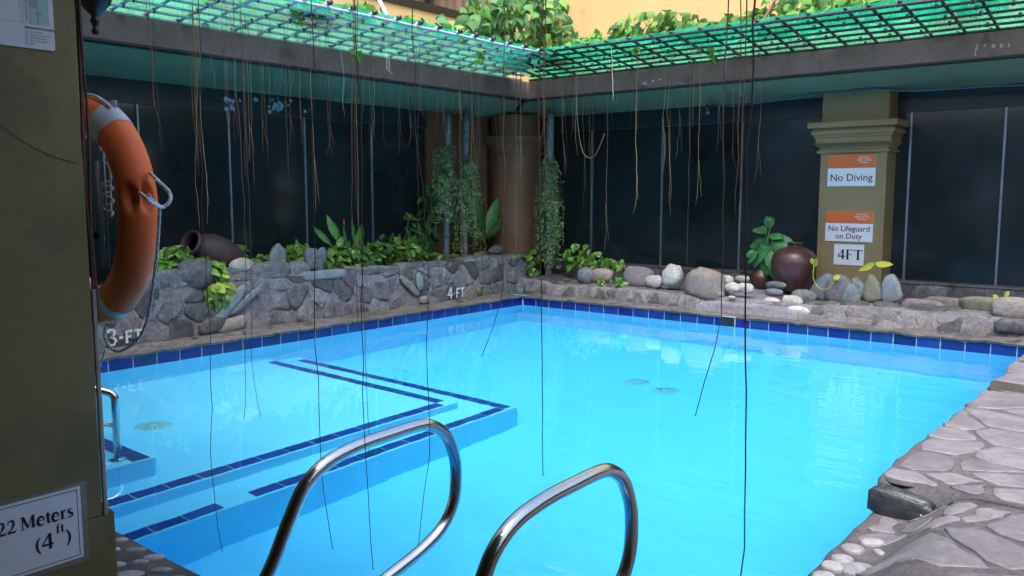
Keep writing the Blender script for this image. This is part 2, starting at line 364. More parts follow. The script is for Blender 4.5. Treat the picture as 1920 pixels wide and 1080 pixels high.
struct(sheet('coping_far', 'coping', .0, 5.6, -.022, .30, 150, 14, lambda a, b: .112 + rough(a, b, 1.2) + (.012 if b > .2 else 0) + min(0, b) * .5, thick=.014))
def deckz(a, y):
    s = -y
    if s < 4.56: return .20
    f = min(1, max(0, (a - 5.60) / .22)); f = f * f * (3 - 2 * f)
    return .07 + .13 * f
def edge_x(y):
    s = -y
    return 5.47 + .035 * nz((s * 1.3, 1, 4), 1) + (.06 if s < 3.3 else 0) * min(1, (3.3 - s) / .6 if s < 3.3 else 0) + .012 * nz((s, 2, 2), 7)
def deck_sheet(y0, y1, name):
    ny = int((y1 - y0) / .05); nx = 44; vs = []; fs = []
    for j in range(ny + 1):
        b = y0 + (y1 - y0) * j / ny
        for i in range(nx + 1):
            t = i / nx; a = edge_x(b) * (1 - t ** 1.5) + 9.5 * t ** 1.5
            vs.append((a, b, deckz(a, b if y0 > -4.6 else min(b, -4.57)) + rough(a, b, .45) - (.012 if i == 0 else 0)))
    for j in range(ny):
        for i in range(nx):
            q = j * (nx + 1) + i; fs.append((q, q + 1, q + nx + 2, q + nx + 1))
    def skirt(idx):
        k = len(vs)
        for q in idx: vs.append((vs[q][0], vs[q][1], vs[q][2] - .3))
        for t in range(len(idx) - 1): fs.append((idx[t], idx[t + 1], k + t + 1, k + t))
    skirt([j * (nx + 1) for j in range(ny + 1)]); skirt([i for i in range(nx + 1)]); skirt([ny * (nx + 1) + i for i in range(nx + 1)])
    return struct(MB().add(vs, fs).build(name, 'deck_mortar', None, True))
deck_far = deck_sheet(-4.56, .3, 'deck')
deck_near = deck_sheet(-6.66, -4.565, 'deck')
deck_base = struct(sheet('deck', 'deck_mortar', -3.0, 9.5, -11, -6.625, 90, 40, lambda a, b: .065 + rough(a, b, .5), thick=.2))

# ------------------------------------------------------------ voronoi stones
def clip(poly, p, nrm):
    out = []
    for i in range(len(poly)):
        a = poly[i]; b = poly[(i + 1) % len(poly)]
        da = (a[0] - p[0]) * nrm[0] + (a[1] - p[1]) * nrm[1]; db = (b[0] - p[0]) * nrm[0] + (b[1] - p[1]) * nrm[1]
        if da <= 0: out.append(a)
        if (da < 0 < db) or (db < 0 < da):
            t = da / (da - db); out.append((a[0] + (b[0] - a[0]) * t, a[1] + (b[1] - a[1]) * t))
    return out
def voronoi(seeds, bounds, gap):
    x0, x1, y0, y1 = bounds; cells = []
    for i, s in enumerate(seeds):
        poly = [(x0, y0), (x1, y0), (x1, y1), (x0, y1)]
        for j, q in enumerate(seeds):
            if i == j: continue
            dx, dy = q[0] - s[0], q[1] - s[1]; d = math.hypot(dx, dy)
            if d > 1.6 or d < 1e-6: continue
            nx_, ny_ = dx / d, dy / d
            poly = clip(poly, ((s[0] + q[0]) / 2 - nx_ * gap / 2, (s[1] + q[1]) / 2 - ny_ * gap / 2), (nx_, ny_))
            if len(poly) < 3: break
        if len(poly) >= 3: cells.append(poly)
    return cells
def outline(poly, n=12, rnd=.35, jit=.006, seed=0):
    # resample, soften the corners, roughen
    L = []; tot = 0
    for i in range(len(poly)):
        a, b = poly[i], poly[(i + 1) % len(poly)]; d = math.hypot(b[0] - a[0], b[1] - a[1]); L.append((tot, d, a, b)); tot += d
    if tot < .08: return None
    pts = []
    for k_ in range(n * 2):
        t = tot * k_ / (n * 2)
        for (s0, d, a, b) in L:
            if s0 <= t <= s0 + d + 1e-9:
                u = (t - s0) / max(d, 1e-9); pts.append((a[0] + (b[0] - a[0]) * u, a[1] + (b[1] - a[1]) * u)); break
    m_ = len(pts); sm = []
    for i in range(m_):
        a, b, c = pts[i - 1], pts[i], pts[(i + 1) % m_]
        sm.append((b[0] * (1 - rnd) + (a[0] + c[0]) / 2 * rnd, b[1] * (1 - rnd) + (a[1] + c[1]) / 2 * rnd))
    sm = [sm[i] for i in range(0, m_, 2)]
    return [(p[0] + nz((p[0], p[1], seed), 14) * jit, p[1] + nz((p[0], p[1], seed + 5), 14) * jit) for p in sm]
def stone(name, poly, frame, m, parent, h=.03, base=-.02, inset=.82, bulge=.3, n=12, jit=.008, rnd=.35, uneven=.5, shoulder=.75, tilt=.12):
    o = outline(poly, n, rnd, jit, random.random() * 50)
    if not o: return None
    cx = sum(p[0] for p in o) / len(o); cy_ = sum(p[1] for p in o) / len(o)
    sz = min(1, math.sqrt(sum((p[0] - cx) ** 2 + (p[1] - cy_) ** 2 for p in o) / len(o)) / .08)
    hh = h * random.uniform(1 - uneven, 1) * (.5 + .5 * sz); tx, ty = random.uniform(-tilt, tilt), random.uniform(-tilt, tilt); vs = []; n = len(o)
    for (sc_, hz_) in ((1, base), (1, hh * shoulder * .5), (min(.985, .5 + inset * .5 + .02), hh * shoulder), (min(.93, inset * .75), hh)):
        for p in o:
            a = cx + (p[0] - cx) * sc_; b = cy_ + (p[1] - cy_) * sc_
            e = 0 if hz_ == base else (a - cx) * tx + (b - cy_) * ty + nz((a, b, 7), 22) * h * .18
            vs.append(frame(a, b, hz_ + e))
    vs.append(frame(cx, cy_, hh * (1 + bulge * .3)))
    fs = []
    for r_ in range(3):
        for i in range(n):
            j = (i + 1) % n; fs.append((r_ * n + i, r_ * n + j, (r_ + 1) * n + j, (r_ + 1) * n + i))
    for i in range(n): fs.append((3 * n + i, 3 * n + (i + 1) % n, 4 * n))
    ob = MB().add(vs, fs).build(name, m, parent, True)
    return ob
def jitter_grid(x0, x1, y0, y1, dx, dy, j=.38):
    s = []; ny = max(1, round((y1 - y0) / dy)); row = 0
    for b in range(ny):
        yy = y0 + (b + .5) * (y1 - y0) / ny; xx = x0 + (dx / 2 if b % 2 else 0)
        while xx < x1:
            s.append((xx + random.uniform(-j, j) * dx, yy + random.uniform(-j, j) * (y1 - y0) / ny)); xx += dx
    return s

# left planter wall (face x=-.3)
def wtop_l(s):     # height of the wall top along s (= -y)
    return .56 + (.02 * nz((s, 0, 0), 1.5)) + (.03 if s > 3 else 0)
lw = thing('planter_wall', (-.45, -3.2, .08), 'long grey rubble-stone planter wall along the left side of the pool', 'planter wall')
vs = []; fs = []; NS, NH = 150, 12
for i in range(NS + 1):
    s = -.62 + (6.9 + .62) * i / NS
    for j in range(NH + 1):
        z = .09 + (wtop_l(s) - .09) * j / NH
        vs.append((-.3 - .05 * (j / NH) ** 2 + .012 * nz((s, z, 1), 6) + .008 * nz((s, z, 4), 16), -s, z))
    vs.append((-.64, -s, wtop_l(s) + .015 * nz((s, 3, 3), 4)))
    vs.append((-.66, -s, .09))
W_ = NH + 3
for i in range(NS):
    for j in range(W_ - 1):
        q = i * W_ + j; fs.append((q, q + W_, q + W_ + 1, q + 1))
MB().add(vs, fs).build('mortar_core', 'mortar', lw, True)
seeds = jitter_grid(-.6, 6.7, .10, .60, .26, .165, .45)
cells = voronoi(seeds, (-.62, 6.75, .10, .60), .014)
def fr_l(a, b, h): return (-.3 - .05 * max(0, (b - .09) / .47) ** 2 + h, -a, b)
for c in cells:
    c = [(p[0], min(p[1], wtop_l(p[0]) - .012)) for p in c]
    if random.random() < .07: continue
    stone('stone', c, fr_l, random.choice(['wall_stone'] * 5 + ['brown_stone']), lw, h=.014, bulge=.3, jit=.03, rnd=.12, inset=1.05, shoulder=.7, n=13)
# flat capping stones
cells = voronoi(jitter_grid(-.6, 6.7, 0, .30, .36, .30, .3), (-.62, 6.7, 0, .30), .02)
for c in cells:
    stone('capping_stone', c, lambda a, b, h: (-.335 - b, -a, wtop_l(a) + h), 'wall_stone', lw, h=.035, bulge=.1, jit=.01)
lsoil = struct(sheet('planter_soil', 'soil', -1.4, -.6, -6.9, 1.45, 12, 80, lambda a, b: .47 + .05 * nz((a, b, 0), 2)))

# far planter: low front wall, ledge, back wall under the glass
fw = thing('planter_wall', (2.6, .4, .08), 'low grey stone wall edging the far side of the pool', 'planter wall')
def wtop_f(x): return .255 + .02 * nz((x, 5, 0), 1.7) + (.03 if x < .2 else 0) + (.02 if x > 3.6 else 0)
vs = []; fs = []; NS, NH = 150, 8
for i in range(NS + 1):
    x = -.32 + 7.3 * i / NS
    for j in range(NH + 1):
        z = .09 + (wtop_f(x) - .09) * j / NH
        vs.append((x, .22 + .05 * (j / NH) ** 2 - .012 * nz((x, z, 11), 6) - .01 * nz((x, z, 14), 15), z))
    vs.append((x, .50, wtop_f(x) + .01)); vs.append((x, 1.22, .27)); 
W_ = NH + 3
for i in range(NS):
    for j in range(W_ - 1):
        q = i * W_ + j; fs.append((q, q + 1, q + W_ + 1, q + W_))
MB().add(vs, fs).build('mortar_core', 'mortar', fw, True)
def fr_f(a, b, h): return (a, .225 + .05 * max(0, (b - .09) / .17) ** 2 - h, b)
for c in voronoi(jitter_grid(-.25, 6.9, .10, .27, .20, .16, .3), (-.28, 6.9, .10, .265), .02):
    cx = sum(p[0] for p in c) / len(c)
    if 2.35 < cx < 3.35: continue
    c = [(p[0], min(p[1], wtop_f(p[0]) - .01)) for p in c]
    stone('stone', c, fr_f, 'brown_stone' if cx > 3.4 and random.random() < .6 else 'wall_stone', fw, h=.016, bulge=.4, jit=.02, rnd=.15, inset=1.0)
for c in voronoi(jitter_grid(-.2, 6.9, .30, 1.2, .34, .3, .35), (-.2, 6.9, .31, 1.2), .035):
    cx = sum(p[0] for p in c) / len(c)
    if 2.3 < cx < 3.5: continue
    stone('ledge_stone', c, lambda a, b, h: (a, b, wtop_f(a) + h), random.choice(['wall_stone', 'brown_stone']), fw, h=.03, bulge=.2)
bw = thing('sill_wall', (2.6, 1.35, .25), 'low stone sill wall under the dark windows behind the far ledge', 'sill wall')
MB().box(-.6, 7.2, 1.26, 1.60, .2, .435).build('mortar_core', 'mortar', bw)
MB().box(-.6, 7.2, 1.245, 1.55, .4352, .452).build('sill', 'mortar', bw, bevel=.006)
for c in voronoi(jitter_grid(-.5, 7.1, .25, .43, .30, .18, .3), (-.55, 7.1, .25, .428), .02):
    stone('stone', c, lambda a, b, h: (a, 1.255 - h, b), random.choice(['brown_stone', 'wall_stone']), bw, h=.012, bulge=.3, rnd=.15, inset=1.0)
# pale smooth mortar hump carrying the white stones
def hump(x0, x1, yf, yb, zf_, z1, name, parent, m):
    vs = []; fs = []; nx, ny = 40, 18
    for j in range(ny + 1):
        for i in range(nx + 1):
            u, v_ = i / nx, j / ny; a = x0 + (x1 - x0) * u; e = min(1, min(u, 1 - u) * 7) ** .6
            if v_ < .35: zz = zf_ + (z1 * .62 - zf_) * (v_ / .35) * (.6 + .4 * e); yy = yf + .03 * v_ / .35
            else: t = (v_ - .35) / .65; zz = zf_ + (z1 * .62 - zf_) * (.6 + .4 * e) + (z1 * .38) * t * e; yy = yf + .03 + (yb - yf - .03) * t
            vs.append((a, yy + .018 * nz((a, zz, 0), 5), zz + .014 * nz((a, yy, 4), 7)))
    for j in range(ny):
        for i in range(nx): q = j * (nx + 1) + i; fs.append((q, q + 1, q + nx + 2, q + nx + 1))
    return MB().add(vs, fs).build(name, m, parent, True)
hump(2.24, 3.36, .17, .85, .10, .34, 'mortar_mound', fw, 'pale_mortar')
hump(3.30, 4.35, .19, .70, .10, .28, 'mortar_mound', fw, 'mortar')

# deck flagstones
FL = {'n': 0}
def place_flags(deck, region, seeds, gap, test, mfun, h=.007):
    for c in voronoi(seeds, region, gap):
        cx = sum(p[0] for p in c) / len(c); cy2 = sum(p[1] for p in c) / len(c)
        if not test(cx, cy2, c): continue
        FL['n'] += 1
        stone('flagstone', c, lambda a, b, hh: (a, b, deckz(a, b if deck is not deck_near else min(b, -4.57)) + hh) if deck is not deck_base else (a, b, .068 + hh), mfun(cx, cy2), deck,
              h=h, base=-.015, inset=1.2, bulge=0, n=14, jit=.03, rnd=.14, uneven=.25, shoulder=.95, tilt=.012)
random.seed(21)
# far deck, stones hand-set along the edge then loose rows
def fmat(x, y): return 'dark_flag' if (x > 6.35 and y < -3.6) or (y > -2.9 and random.random() < .35) else 'flagstone'
sd1 = []
for (px, py) in [(1795, 795), (1780, 838), (1748, 868), (1720, 908), (1770, 812), (1885, 862), (1885, 820), (1845, 880), (1862, 895), (1895, 800), (1820, 915), (1845, 945), (1800, 940), (1880, 930), (1800, 905)]:
    p = onz(px, py, .2); sd1.append((p.x, p.y))
sd1 += [q for q in jitter_grid(5.5, 8.6, -4.5, .1, .42, .34, .35) if q[1] > -3.0 or q[0] > 6.5]
place_flags(deck_far, (5.50, 9.0, -4.52, .1), sd1, .026, lambda a, b, c: True, fmat)
sd2 = []
for (px, py) in [(1650, 985), (1795, 1010), (1720, 1000), (1745, 1030), (1730, 1065), (1660, 1000), (1770, 975), (1850, 985), (1690, 1040), (1800, 1060), (1880, 1040), (1840, 1025)]:
    p = onz(px, py, .09); sd2.append((p.x, p.y))
sd2 += [q for q in jitter_grid(5.62, 9, -6.6, -4.6, .36, .34, .35) if q[0] > 6.15 or q[1] < -5.45]
place_flags(deck_near, (5.53, 9.0, -6.62, -4.62), sd2, .03, lambda a, b, c: not (a < 5.8 and b < -4.95), lambda x, y: 'dark_flag' if x > 6.5 else 'flagstone')
sd3 = jitter_grid(2.0, 9, -9, -6.72, .34, .32, .36)
place_flags(deck_base, (2.0, 9.0, -9.0, -6.95), sd3, .05, lambda a, b, c: True, lambda x, y: random.choice(['flagstone', 'dark_flag']))
# river pebbles set in the mortar (near edge right and by the column)
def pebble(c, rx, ry, rot, parent, m='pebble', hz=.02):
    vs = []; fs = []; n = 14; c = V(c)
    prof = [(1, -.012), (1.0, .004), (.88, hz * .62), (.6, hz * .92)]
    for (r_, h) in prof:
        for k_ in range(n):
            a = 2 * pi * k_ / n; q = 1 + .09 * nz((c.x + cos(a), c.y + sin(a), 1), 1.7)
            x, y = rx * r_ * q * cos(a), ry * r_ * q * sin(a); vs.append((c.x + x * cos(rot) - y * sin(rot), c.y + x * sin(rot) + y * cos(rot), c.z + h))
    vs.append((c.x, c.y, c.z + hz))
    for r_ in range(3):
        for i in range(n): j = (i + 1) % n; fs.append((r_ * n + i, r_ * n + j, (r_ + 1) * n + j, (r_ + 1) * n + i))
    for i in range(n): fs.append((3 * n + i, 3 * n + (i + 1) % n, 4 * n))
    return MB().add(vs, fs).build('pebble', m, parent, True)
def pxsize(px, py, z, wpx): return wpx / FPX * (onz(px, py, z) - CAM).dot(_F)
for (px, py, a, b) in [(1599, 1025, 21, 9), (1636, 1013, 22, 7), (1580, 1045, 20, 9), (1561, 1058, 20, 10), (1545, 1077, 22, 9), (1649, 1033, 9, 6), (1610, 1064, 34, 12), (1525, 1092, 20, 9)]:
    p = onz(px, py, .085); s_ = pxsize(px, py, .08, 1); pebble((p.x, p.y, .075), a * s_, b * s_ * 2.3, YAW + (.35 if a > 30 else .1), deck_near, hz=.013)
for (px, py, a, b) in [(240, 1070, 30, 14), (282, 1084, 26, 12), (254, 1024, 20, 8), (288, 1038, 20, 11), (228, 1006, 12, 6), (215, 1024, 10, 6), (262, 1047, 16, 7), (222, 1052, 14, 8), (300, 1062, 22, 9), (330, 1078, 22, 9)]:
    p = onz(px, py, .08); s_ = pxsize(px, py, .08, 1); pebble((p.x, p.y, .062), a * s_, b * s_ * 1.25, YAW + .2, deck_base, 'boulder_tan' if a < 15 else 'pebble', .012)
# dark block at the riser between the two deck levels
blk = []
for (px, py) in [(1637, 912), (1735, 965)]: pass

# ------------------------------------------------------------ eave roofs
def eave(name, label, side):
    if side == 'left':
        t = thing(name, (-.9, -3.0, 2.45), label, 'eave roof')
        box('fascia', 'fascia', -.20, -.07, -7.5, .175, 2.515, 2.72, t, .004)
        box('drip_edge', 'fascia_dark', -.19, -.075, -7.5, .165, 2.497, 2.5148, t)
        s = MB().add([(-.192, -7.5, 2.50), (-.192, .19, 2.50), (-1.42, 1.47, 2.415), (-1.42, -7.5, 2.415)], [(0, 1, 2, 3)]); s.build('soffit', 'soffit', t)
        box('roof_slab', 'roof', -1.5, -.205, -7.5, .19, 2.60, 2.712, t)
    elif side == 'far':
        t = thing(name, (3.0, .9, 2.45), label, 'eave roof')
        box('fascia', 'fascia', -.07, 8.5, .175, .30, 2.515, 2.722, t, .004)
        box('drip_edge', 'fascia_dark', -.074, 8.5, .18, .29, 2.497, 2.5148, t)
        s = MB().add([(-.19, .29, 2.50), (8.5, .29, 2.50), (8.5, 1.47, 2.415), (-1.42, 1.47, 2.415)], [(0, 1, 2, 3)]); s.build('soffit', 'soffit', t)
        box('roof_slab', 'roof', -1.5, 8.5, .305, 1.5, 2.60, 2.714, t)
    else:
        t = thing(name, (3.0, -8.5, 2.45), label, 'eave roof')
        box('fascia', 'fascia', -.06, 9.5, -6.85, -6.72, 2.515, 2.72, t, .004)
        box('roof_slab', 'soffit', -.06, 9.5, -12, -6.851, 2.50, 2.70, t)
    return t
eL = eave('eave_roof', 'brown-edged eave with green soffit running above the left side of the pool', 'left')
eF = eave('eave_roof', 'brown-edged eave with green soffit running above the far side with the signs', 'far')
eN = eave('eave_roof', 'roof over the near deck where the camera stands', 'near')
# stains on fascia (flat old paint drips)
b = MB()
for (px, py, w_, h_) in [(1830, 82, 3, 12), (1828, 90, 2, 14), (1860, 83, 6, 6), (1875, 82, 5, 7), (1890, 80, 3, 8), (1845, 82, 3, 5), (1234, 148, 6, 2), (1205, 155, 8, 3), (1222, 150, 5, 3)]:
    p = ony(px, py, .1735); q = ony(px + w_, py + h_, .1735); b.add([(p.x, .1735, q.z), (q.x, .1735, q.z), (q.x - .004, .1735, p.z), (p.x + .004, .1735, p.z)], [(0, 1, 2, 3)])
b.build('paint_drips', 'trim_pale', eF)

# upper storey walls
uw = thing('upper_wall', (-1.6, -3, 2.8), 'yellow rendered upper wall with a curtained window above the left eave', 'wall')
box('wall', 'yellow_wall', -1.8, -1.5, -9, -5.2, 2.6, 6.2, uw); box('wall', 'yellow_wall', -1.8, -1.5, -5.2, 1.5, 2.6, 3.70, uw)
box('wall', 'yellow_wall', -1.8, -1.5, -5.2, 1.5, 5.2, 6.2, uw)
wf = thing('window', (-1.6, -2, 3.7), 'wide dark-framed window with brown curtain in the yellow upper wall', 'window')
box('window_frame', 'frame_dark', -1.62, -1.48, -5.2, 1.5, 3.70, 3.80, wf)
for yy in (-4.0, -2.7, -1.35, -.02): box('window_frame', 'frame_dark', -1.60, -1.485, yy - .035, yy + .035, 3.80, 5.2, wf)
vs = []; fs = []
for i in range(260):
    yy = -5.2 + 6.7 * i / 259; xx = -1.66 + .025 * sin(yy * 38) + .012 * sin(yy * 91 + 1)
    vs += [(xx, yy, 3.74), (xx, yy, 5.2)]
for i in range(259): fs.append((2 * i, 2 * i + 2, 2 * i + 3, 2 * i + 1))
MB().add(vs, fs).build('curtain', 'curtain', wf, True)
uf = box('upper_wall', 'yellow_wall', -1.9, 9, 1.5, 1.8, 2.6, 6.2); tag(uf, 'plain yellow rendered upper wall above the far eave', 'wall')

rw = thing('side_building', (9.6, -3, 0), 'low rendered building closing the right side of the deck, out of view', 'building')
box('wall', 'khaki', 9.6, 10, -12, 1.5, -.05, 2.7, rw)
for yy in (-9, -6.5, -4, -1.5): box('window', 'glass', 9.585, 9.5995, yy, yy + 1.4, .9, 2.3, rw)
nb = box('back_wall', 'khaki', -3, 10, -12.4, -12.0, -.05, 3.4); tag(nb, 'khaki wall at the back of the near covered deck', 'wall')
# ------------------------------------------------------------ glazing and pillars
gl = thing('glass_wall', (-1.42, -3, .45), 'dark window wall with thin metal mullions behind the left planter', 'glass wall')
ys = [-6.9, -6.0, -5.03, -4.07, -3.11, -2.16, -1.18, -.26]
for a, b_ in zip(ys[:-1], ys[1:]): box('pane', 'glass', -1.425, -1.41, a + .004, b_ - .004, .30, 2.2, gl)
for a in ys[1:-1]: box('mullion', 'mullion', -1.412, -1.392, a - .009, a + .009, .30, 2.2, gl)
box('header', 'header', -1.44, -1.385, -6.9, -.26, 2.201, 2.417, gl)
b = MB()
random.seed(5)
for (cx_, cy__, sx, sy, nn) in [(432, 193, 14, 14, 16), (518, 197, 13, 14, 26), (540, 195, 8, 14, 6), (573, 207, 6, 4, 4), (475, 190, 10, 10, 3)]:
    for i in range(nn):
        px = random.gauss(cx_, sx * .5); py = random.gauss(cy__, sy * .5); p = onx(px, py, -1.3835)
        if not 2.21 < p.z < 2.40: continue
        rr = random.uniform(.008, .028); n = 7
        b.add([(-1.3835 + i * 1e-4, p.y + rr * random.uniform(.5, 1.2) * cos(2 * pi * q / n), p.z + rr * random.uniform(.5, 1.2) * sin(2 * pi * q / n)) for q in range(n)], [tuple(range(n))])
b.build('peeled_paint', 'flake', gl)
gf = thing('glass_wall', (3, 1.47, .45), 'dark window wall with thin metal mullions behind the far ledge', 'glass wall')
xs = [-.6, .03, 1.10, 2.16, 3.4, 4.02, 4.88, 5.9, 6.9]
for a, b_ in zip(xs[:-1], xs[1:]): box('pane', 'glass_reflection' if a > 2 else 'glass', a + .004, b_ - .004, 1.455, 1.47, .452, 2.2, gf)
for a in xs[1:-1]:
    if a != 3.4: box('mullion', 'mullion', a - .010, a + .010, 1.437, 1.457, .452, 2.2, gf)
box('header', 'header', -.6, 6.9, 1.43, 1.485, 2.201, 2.42, gf)
# dim rooms behind (solid) so nothing bright sits beyond the panes
struct(box('building_core', 'interior', -3.5, -1.43, -9, 1.5, 0, 2.6)); struct(box('building_core', 'interior', -3.5, 9, 1.49, 4, 0, 2.6))

def pillar(name, label, x0, x1, y0, y1, z0, mt, capz=1.79, cap=True):
    t = thing(name, ((x0 + x1) / 2, (y0 + y1) / 2, z0), label, 'pillar')
    s = MB().box(x0, x1, y0, y1, z0, 2.43); s.build('shaft', mt, t, bevel=.006)
    # shallow raised panel on the front
    if cap:
        prof = [(0, .03, .035), (.045, .012, .02), (.07, .035, .03), (.16, .075, .045), (.21, .05, .025), (.245, .095, .05), (.30, .115, .055)]
        def ring(n_, za, zb, out, bev): box(n_, mt, x0 - out, x1 + out, y0 - out, y1, capz + za, capz + zb, t, bev)
        ring('capital_moulding', .0, .028, .035, .010)
        ring('capital_moulding', .0285, .045, .012, .003)
        ring('capital_moulding', .1, .165, .045, .004)
        # cove between
        vs = []; fs = []; m_ = 8
        for i in range(m_ + 1):
            u = i / m_; o_ = .012 + .05 * (1 - cos(u * pi / 2)); z = capz + .0455 + .054 * u
            vs += [(x0 - o_, y1, z), (x0 - o_, y0 - o_, z), (x1 + o_, y0 - o_, z), (x1 + o_, y1, z)]
        for i in range(m_):
            for q in range(3): fs.append((i * 4 + q, i * 4 + q + 1, i * 4 + q + 5, i * 4 + q + 4))
        MB().add(vs, fs).build('capital_cove', mt, t, True)
        ring('capital_moulding', .1655, .19, .062, .003)
        ring('capital_moulding', .1905, .245, .092, .024)
        ring('capital_moulding', .2455, .262, .065, .003)
        ring('capital_moulding', .2625, .325, .115, .006)
    return t
p_r = pillar('pillar', 'khaki pillar with moulded capital carrying three notices on the far side', 3.20, 3.88, 1.13, 1.46, .2, 'khaki')
box('front_panel', 'khaki', 3.235, 3.845, 1.122, 1.14, .2, 1.50, p_r, .004)
p_c = thing('pillar', (-1.0, 1.1, .2), 'brown round corner pillar with plain ringed capital between the two window walls', 'pillar')
MB().lathe([(.36, .2), (.36, 1.92), (.345, 1.94), (.345, 2.42)], (-1.0, 1.10, 0), n=48).build('shaft', 'brown_pillar', p_c, True)
MB().lathe([(.36, 1.90), (.385, 1.905), (.39, 1.925), (.37, 1.94), (.375, 1.99), (.41, 2.06), (.435, 2.07), (.44, 2.13), (.43, 2.145), (.345, 2.15)], (-1.0, 1.10, 0), n=48).build('capital_ring', 'brown_pillar', p_c, True)
p_l = thing('pillar', (-1.4, .3, .3), 'dark brown flat pier behind the two plant-hung posts', 'pillar')
box('shaft', 'brown_pillar', -1.5, -1.36, -.255, .975, .3, 2.425, p_l, .006)

# ------------------------------------------------------------ writing
def text_mesh(txt, size, m, name, frame, parent, x, y, align='CENTER', space=1.0, bold=0, extrude=0):
    cu = bpy.data.curves.new('t', 'FONT'); cu.body = txt; cu.size = size; cu.align_x = align; cu.space_character = space; cu.offset = bold; cu.resolution_u = 3
    o = bpy.data.objects.new('t', cu); COL.objects.link(o); bpy.context.view_layer.update()
    me = bpy.data.meshes.new_from_object(o.evaluated_get(bpy.context.evaluated_depsgraph_get()))
    vs = [frame(x + q.co.x, y + q.co.y) for q in me.vertices]; fs = [tuple(p.vertices) for p in me.polygons]
    bpy.data.objects.remove(o); bpy.data.curves.remove(cu); bpy.data.meshes.remove(me)
    return stuff(MB().add(vs, fs).build(name, m, parent))
def ribbons(strokes, m, name, frame, parent, x, y, s, dx=0):
    b = MB(); i = 0
    for st in strokes:
        n = len(st); vs = []
        for k_, (a, c, w_) in enumerate(st):
            p, q = st[max(0, k_ - 1)], st[min(n - 1, k_ + 1)]; tx, ty = q[0] - p[0], q[1] - p[1]; L = math.hypot(tx, ty) or 1
            nx_, ny_ = -ty / L * w_ / 2, tx / L * w_ / 2
            vs += [frame(x + (a + nx_) * s, y + (c + ny_) * s, i * 4e-5), frame(x + (a - nx_) * s, y + (c - ny_) * s, i * 4e-5)]
        b.add(vs, [(2 * k_, 2 * k_ + 1, 2 * k_ + 3, 2 * k_ + 2) for k_ in range(n - 1)]); i += 1
    return stuff(b.build(name, m, parent))
def arc(cx, cy_, rx, ry, a0, a1, w0, w1=None, n=10, wm=None):
    w1 = w0 if w1 is None else w1; o = []
    for i in range(n + 1):
        u = i / n; a = R(a0 + (a1 - a0) * u); ww = w0 + (w1 - w0) * u
        if wm: ww = (w0 * (1 - u) + w1 * u) * (1 - sin(pi * u)) + wm * sin(pi * u)
        o.append((cx + rx * cos(a), cy_ + ry * sin(a), ww))
    return o
TK, TN = .15, .045   # thick / thin strokes of the book-style face (em units, cap height 1)
def ser(x0, x1, y): return [(x0, y, .04), (x1, y, .04)]
G = {
 '4': (.72, [[(.50, 0, .15), (.50, 1, .15)], [(.47, .98, .06), (.04, .33, .06)], [(.02, .30, .10), (.70, .30, .10)]]),
 'F': (.82, [[(.22, 0, .17), (.22, 1, .17)], [(.05, .98, .05), (.74, .98, .05)], [(.73, 1, .04), (.75, .74, .02)], [(.3, .52, .05), (.56, .52, .05)], [(.56, .66, .03), (.56, .38, .03)], ser(.05, .42, .02)]),
 'T': (.88, [[(.42, 0, .17), (.42, 1, .17)], [(.04, .97, .06), (.80, .97, .06)], [(.05, 1, .05), (.03, .74, .02)], [(.79, 1, .05), (.81, .74, .02)], ser(.24, .60, .02)]),
 '2': (.70, [arc(.32, .70, .22, .27, 170, 20, .05, .15, 10), [(.525, .76, .15), (.50, .60, .15), (.36, .34, .09), (.08, .07, .05)], [(.05, .06, .13), (.60, .06, .13)], [(.58, .0, .03), (.66, .24, .03)]]),
 '1': (.55, [[(.28, 0, .15), (.28, 1, .15)], [(.22, .95, .06), (.05, .82, .03)], ser(.10, .46, .02)]),
 '.': (.3, [[(.08, .05, .13), (.2, .05, .13)]]),
 'M': (1.22, [[(.20, 0, .05), (.20, 1, .05)], [(.24, 1, .16), (.58, .08, .12)], [(.56, .05, .05), (.92, 1, .05)], [(.96, 0, .17), (.96, 1, .17)], ser(.05, .36, .02), ser(.80, 1.12, .02), ser(.05, .26, .98), ser(.94, 1.12, .98)]),
 'e': (.62, [arc(.30, .33, .24, .34, 5, 320, .04, .05, 16, .17), [(.10, .38, .05), (.52, .38, .05)]]),
 't': (.46, [[(.20, .92, .03), (.20, .66, .15), (.20, .12, .15), (.27, .04, .1), (.40, .07, .04)], [(.03, .66, .05), (.40, .66, .05)]]),
 'r': (.52, [[(.18, 0, .15), (.18, .68, .15)], [(.04, .66, .05), (.2, .66, .05)], arc(.34, .46, .15, .19, 165, 55, .04, .12, 6), ser(.04, .38, .02)]),
 's': (.54, [[(.42, .56, .05), (.33, .66, .06), (.20, .66, .08), (.11, .56, .12), (.14, .44, .15), (.30, .33, .16), (.42, .22, .14), (.41, .09, .11), (.30, .0, .07), (.17, .0, .06), (.07, .11, .05)]]),
 '(': (.40, [arc(.62, .38, .50, .66, 125, 235, .03, .03, 12, .13)]),
 ')': (.40, [arc(-.22, .38, .50, .66, 55, -55, .03, .03, 12, .13)]),
 'f': (.46, [[(.20, 0, .15), (.20, .80, .15)], arc(.34, .82, .14, .17, 170, 55, .12, .12, 6), [(.04, .66, .05), (.40, .66, .05)], ser(.05, .38, .02)]),
}
def bookface(txt, m, name, frame, parent, x, y, s, track=0):
    st = []; cx_ = 0
    for ch in txt:
        if ch == ' ': cx_ += .22; continue
        w_, gl_ = G[ch]; st += [[(a + cx_, c, ww * 1.15 + .012) for (a, c, ww) in q] for q in gl_]; cx_ += w_ + track
    return ribbons(st, m, name, frame, parent, x, y, s)
